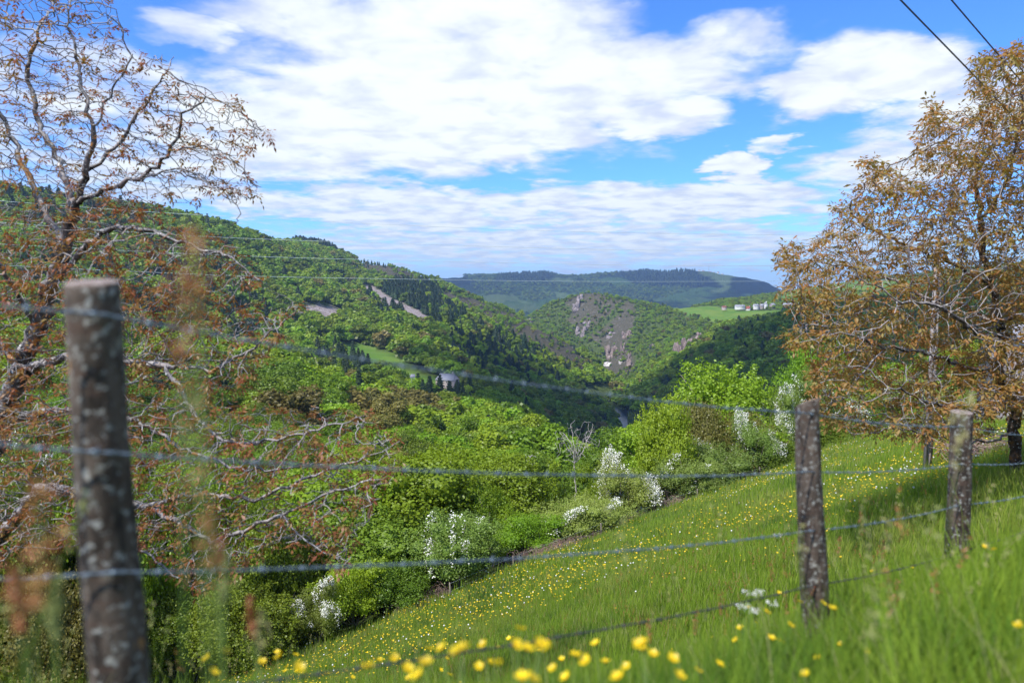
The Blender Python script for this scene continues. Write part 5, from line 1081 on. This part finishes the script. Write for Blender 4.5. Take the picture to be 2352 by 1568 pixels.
for (u, v, L, W, H, RH, rot, wl, rf, nm_, lb) in [(1663, 709, 9, 7, 4, 2, .1, M_PINK, M_REDR, 'village_shed', 'small pinkish shed, leftmost building of the hamlet'), (1699, 708, 20, 8, 4.5, 3, .05, M_WHT, M_SLATE, 'long_barn', 'long low white barn with a grey roof in the hamlet'),
        (1719, 713, 8, 9, 4, 5, -.7, M_WHT, M_REDR, 'village_house', 'white house with a red roof, lowest in the hamlet'), (1736, 708, 11, 8, 6, 3, .15, M_WHT, M_SLATE, 'village_house', 'two storey white house between the red roof and the chapel'),
        (1749, 707, 7, 8, 5, 3.5, .2, M_STONE, M_SLATE, 'village_house', 'small grey roofed house touching the chapel'), (1774, 706, 10, 9, 5.5, 3.5, .5, M_STONE, M_SLATE, 'village_house', 'stone house right of the white chapel'),
        (1804, 704, 9, 8, 4.5, 3, .1, M_WHT, M_SLATE, 'village_house', 'white house at the right end of the hamlet'), (1817, 703, 13, 8, 4, 3, .05, M_WHT, M_SLATE, 'long_barn', 'pale barn at the far right end of the hamlet')]:
    p_ = P(u, v, YV); house(nm_, lb, (p_.x, p_.y, max(p_.z, float(gz(p_.x, p_.y)[0]))), L, W, H, RH, rot, wl, rf, 2, small=True, gp='buildings of the hamlet')
p_ = P(1758, 706, YV); zc_ = max(p_.z, float(gz(p_.x, p_.y)[0])); ch_ = house('village_church', 'white chapel with a steep bell gable, tallest in the hamlet', (p_.x, p_.y, zc_), 8, 7, 7, 4, math.pi / 2, M_WHT, M_SLATE, 2, small=True, gp='buildings of the hamlet', chim=False)
mb = MB(); mb.box((-4.2, 0, 10.6), (.7, 2.2, 4.2)); mb.box((-4.2, 0, 13.0), (.7, 1.2, .8)); link('bell_gable', mb.build('bell_gable', [M_WHT]), ch_)
for i, u in enumerate([1563, 1571, 1579, 1586, 1594, 1602, 1611]):
    h_ = hit(u, 619.5, 3900, 5200); h_[2] = float(gz(h_[0], 4650 if h_[1] > 5100 else h_[1])[0]); h_[1] = min(h_[1], 4680)
    house('ridge_house', 'tiny pale house in the row on the far skyline', (h_[0], h_[1], h_[2] + 3), 15, 9, 5, 3.5, .2 * (i % 3), M_WHT, (M_SLATE, M_REDR)[i % 2], 0, gp='houses on the far ridge', chim=False)
mb = MB(); p_ = P(1628, 622, 4620); zt = float(gz(p_.x, p_.y)[0]); mb.tube([[0, 0, -5], [0, 0, 46]], [1.3, .6], 6); mb.box((0, 0, 40), (2, 2, 4)); o = link('radio_mast', mb.build('radio_mast', [M_CONC])); o.location = (p_.x, p_.y, zt); tag(o, 'thin radio mast on the far skyline right of the houses', 'mast')

# ------------------------------------------------------------------ rocks on the gorge sides
def rockmat(name, a, b): return pbr(name, None, .95, fn=lambda t: t.mix(t.ramp(t.noise(t.v('MULTIPLY', t.pos(), (1, 1, .45)), .16, 8, .75), .36, .64), (*a, 1), (*b, 1)), bump=(.5, 1.2))
M_ROCK = rockmat('rock_grey', (.10, .08, .075), (.36, .31, .30)); M_ROCKR = rockmat('rock_rust', (.12, .085, .07), (.34, .27, .235)); M_ROCKW = rockmat('rock_pale', (.30, .26, .24), (.78, .74, .71))
def rock(seed, u, v, wpx, hpx, mat, lab, tilt=0.0):
    h_ = hit(u, v, 600, 2000); Y = h_[1]; W = wpx / F_ * Y; H = hpx / F_ * Y; rng = np.random.default_rng(seed); mb = MB(); V0, T0 = ICO3
    for k in range(13):
        cx2 = rng.uniform(-.5, .5) * W; cz = rng.uniform(-.45, .3) * H + tilt * cx2; s = np.array([W * rng.uniform(.12, .26), min(W, H) * .35, H * rng.uniform(.18, .42)])
        V = V0 * (1 + .55 * fbm(V0[:, 0] * 2.2 + k * 9 + seed, V0[:, 1] * 2.2 + V0[:, 2] * 1.1, seed + k, 4))[:, None] * s; V[:, 0] += .25 * V[:, 2] * rng.uniform(-.5, .5)
        y0 = (cz) / max(H, 1) * H * 1.1; mb.add(V + [cx2, y0, cz], T=T0)
    o = link('rock_outcrop', mb.build('rock_outcrop', [mat])); o.location = h_; tag(o, lab, 'rock', 'rock outcrops on the far hill')
for i, a in enumerate([(1331, 690, 16, 30, M_ROCK, 'grey crag near the top left of the bare hill'), (1322, 708, 14, 18, M_ROCK, 'small grey crag left of the bare summit slope'), (1350, 748, 16, 18, M_ROCK, 'grey crag halfway down the bare hill'), (1337, 765, 24, 26, M_ROCK, 'broken grey crag on the left flank of the bare hill'),
        (1403, 770, 20, 16, M_ROCK, 'rock above the rusty cliff'), (1441, 772, 22, 28, M_ROCKR, 'rusty crag at the right side of the bare strip'), (1405, 812, 26, 30, M_ROCKR, 'large rusty cliff above the pale quarry face'), (1398, 838, 34, 12, M_ROCKW, 'very pale quarry face above the river'), (1432, 805, 9, 34, M_ROCKR, 'tall thin rock rib'),
        (1446, 822, 8, 24, M_ROCKR, 'short rock rib right of the tall one'), (1447, 840, 16, 22, M_ROCKR, 'rusty rock close to the valley bottom'), (1498, 797, 10, 12, M_ROCKR, 'lone rock among shrubs right of the cliffs'), (1566, 806, 30, 44, M_ROCKR, 'biggest rusty cliff on the right spur', .5), (1594, 780, 26, 20, M_ROCKR, 'upper rocks of the right spur', .4), (1610, 770, 16, 12, M_ROCK, 'small rocks at the top of the right spur'),
        (1212, 738, 16, 10, M_ROCK, 'grey rock on the crest of the heathy left spur'), (1220, 742, 12, 8, M_ROCK, 'second grey rock on the heathy left spur'), (1426, 833, 8, 14, M_ROCKW, 'small pale rock right of the quarry face')]):
    rock(300 + i, *a[:6], *(a[6:] if len(a) > 6 else ()))

# ------------------------------------------------------------------ dead tree and brush pile
M_DEAD = pbr('dead_wood', None, .9, fn=lambda t: t.mix(t.noise(t.obj(), 5, 5, .7), (.24, .20, .18, 1), (.56, .52, .50, 1)))
def dead_tree(u, v0, v1, Y, wpx, seed, name, lab):
    a = P(u, v1 + 60, Y); a.z = float(gz(a.x, a.y)[0]) - .3; gd = [[np.array(a), np.array(P(u - 5, v1, Y)), np.array(P(u, (v0 + v1) / 2, Y))]]; rng = np.random.default_rng(seed)
    for k in range(11):
        f_ = (k - 5) / 5; gd.append([np.array(P(u + 2 * f_, v1 + 5 - 6 * (k % 4), Y)), np.array(P(u + .55 * f_ * wpx + rng.normal(0, 3), v1 * .55 + v0 * .45, Y + rng.uniform(-1, 1))), np.array(P(u + f_ * wpx + rng.normal(0, 4), v0 + 40 * f_ * f_ + rng.uniform(0, 25), Y + rng.uniform(-2, 2)))])
    att = np.array([np.array(P(u + rng.uniform(-1, 1) * wpx, rng.uniform(v0, v1), Y + rng.uniform(-2, 2))) for _ in range(120)])
    nd, pr = skeleton(gd, .35, seed); nd, pr = colonize(nd, pr, att, .3, 1.7, .45, 60); r, ch, chains = branch_mesh(nd, pr, .014, 2.5, .16); b0 = nd[0]
    e = thing(name, lab, 'tree', tuple(b0)); tr, br = MB(), MB()
    for ci, c in enumerate(chains): (tr if ci == 0 else br).tube(nd[c] - b0, r[c], 6)
    link('trunk', tr.build('trunk', [M_DEAD], True), e); link('branches', br.build('branches', [M_DEAD], True), e)
dead_tree(1325, 962, 1060, 62, 50, 71, 'dead_tree', 'bleached bare dead tree rising above the hedge in the middle')
dead_tree(1215, 1040, 1090, 55, 22, 72, 'dead_tree', 'small bare dead stems left of the big dead tree')
mb = MB(); rng = np.random.default_rng(4); cnt = []
for _ in range(260):
    c = np.array([rng.normal(0, .55), rng.normal(0, .5), abs(rng.normal(0, .3))]); d_ = rnd_dirs(rng, 1)[0]; d_[2] *= .3; d_ *= rng.uniform(.3, .8); n0 = len(mb.mq); mb.tube([c - d_, c + rng.normal(0, .06, 3), c + d_], [.014, .011, .004], 4, caps=False); cnt += [rng.random()] * (len(mb.mq) - n0)
p_ = P(2262, 1010, 21); o = thing('brush_pile', 'pile of cut grey branches on the grass behind the right walnut', 'brush pile', (p_.x, p_.y, float(mz(p_.x, p_.y)) + .1)); link('cut_branches', mb.build('cut_branches', [M_DRY], attrs={'tone': ('FACE', 'FLOAT', np.array(cnt, np.float32))}), o)
# old wire fence at the meadow foot
of = thing('field_fence', 'low old wire fence with short grey posts at the foot of the meadow', 'fence', hedge_pt(1400, -1.6)); o0 = np.array(of.location); tops = []
for u in (1028, 1178, 1385, 1610, 1755):
    x, Y, z = hedge_pt(u, -1.8); mb = MB(); mb.tube([np.array([x, Y, z - .3]) - o0, np.array([x + .03, Y, z + .45]) - o0, np.array([x, Y, z + .92]) - o0], [.045, .04, .035], 7); link('post', mb.build('post', [M_STEM], True), of); tops.append(np.array([x, Y, z + .85]) - o0)
for k in (0, 1):
    mb = MB(); mb.tube([t - [0, 0, .4 * k] for t in tops], .004, 4); link('strand', mb.build('strand', [M_LINE]), of)

# ------------------------------------------------------------------ a cumulus high over the gorge, outside the frame, whose shade lies on the right hillside
CH = 900.0
def cloudmat():
    m, t, o = newmat('thin_cloud'); a = t.n.new('ShaderNodeBsdfDiffuse'); a.inputs[0].default_value = (.9, .9, .9, 1); b = t.n.new('ShaderNodeBsdfTransparent'); x = t.n.new('ShaderNodeMixShader'); x.inputs[0].default_value = .30
    t.l.new(a.outputs[0], x.inputs[1 if False else 2]); t.l.new(b.outputs[0], x.inputs[1]); t.l.new(x.outputs[0], o.inputs[0]); return m
pg = [hit(*a)[:2] for a in [(1100, 800), (1200, 850), (1330, 925), (1420, 948)]] + [hit(*a, 600, 2000)[:2] for a in [(1480, 884), (1560, 850), (1640, 800), (1750, 748), (1850, 712)]]
pg = [tuple(a) for a in pg] + [(700, 960), (1150, 1000), (1100, 420), (420, 330), (120, 330), (-30, 400)]
xs = [a[0] for a in pg]; ys = [a[1] for a in pg]; rng = np.random.default_rng(6); mb = MB(); V0, T0 = ICO2
GXc, GYc = np.meshgrid(np.arange(min(xs), max(xs), 42), np.arange(min(ys), max(ys), 42)); GXc = GXc.ravel() + rng.uniform(-12, 12, GXc.size); GYc = GYc.ravel() + rng.uniform(-12, 12, GYc.size)
ins = inpoly(GXc, GYc, pg)
for x, y in zip(GXc[ins], GYc[ins]):
    z = float(gz(x, y)[0]); k = (CH - z) / SUN.z; s = rng.uniform(38, 62)
    mb.add(V0 * [s, s, s * .7] * (1 + .2 * rng.normal(size=(len(V0), 1))) + [x + SUN.x * k, y + SUN.y * k, CH + rng.uniform(0, 40)], T=T0)
link('cloud', mb.build('cloud', [cloudmat()], True), kind='structure')

# ------------------------------------------------------------------ air
mb = MB(); mb.box((0, 5600, 45), (32000, 12400, 440)); mh, t, o_ = newmat('haze'); pv = t.n.new('ShaderNodeVolumePrincipled'); pv.inputs['Color'].default_value = (.42, .64, 1, 1); pv.inputs['Density'].default_value = 1.0e-4; pv.inputs['Anisotropy'].default_value = 0.1
t.l.new(pv.outputs[0], o_.inputs['Volume']); link('haze', mb.build('haze', [mh]), kind='stuff')
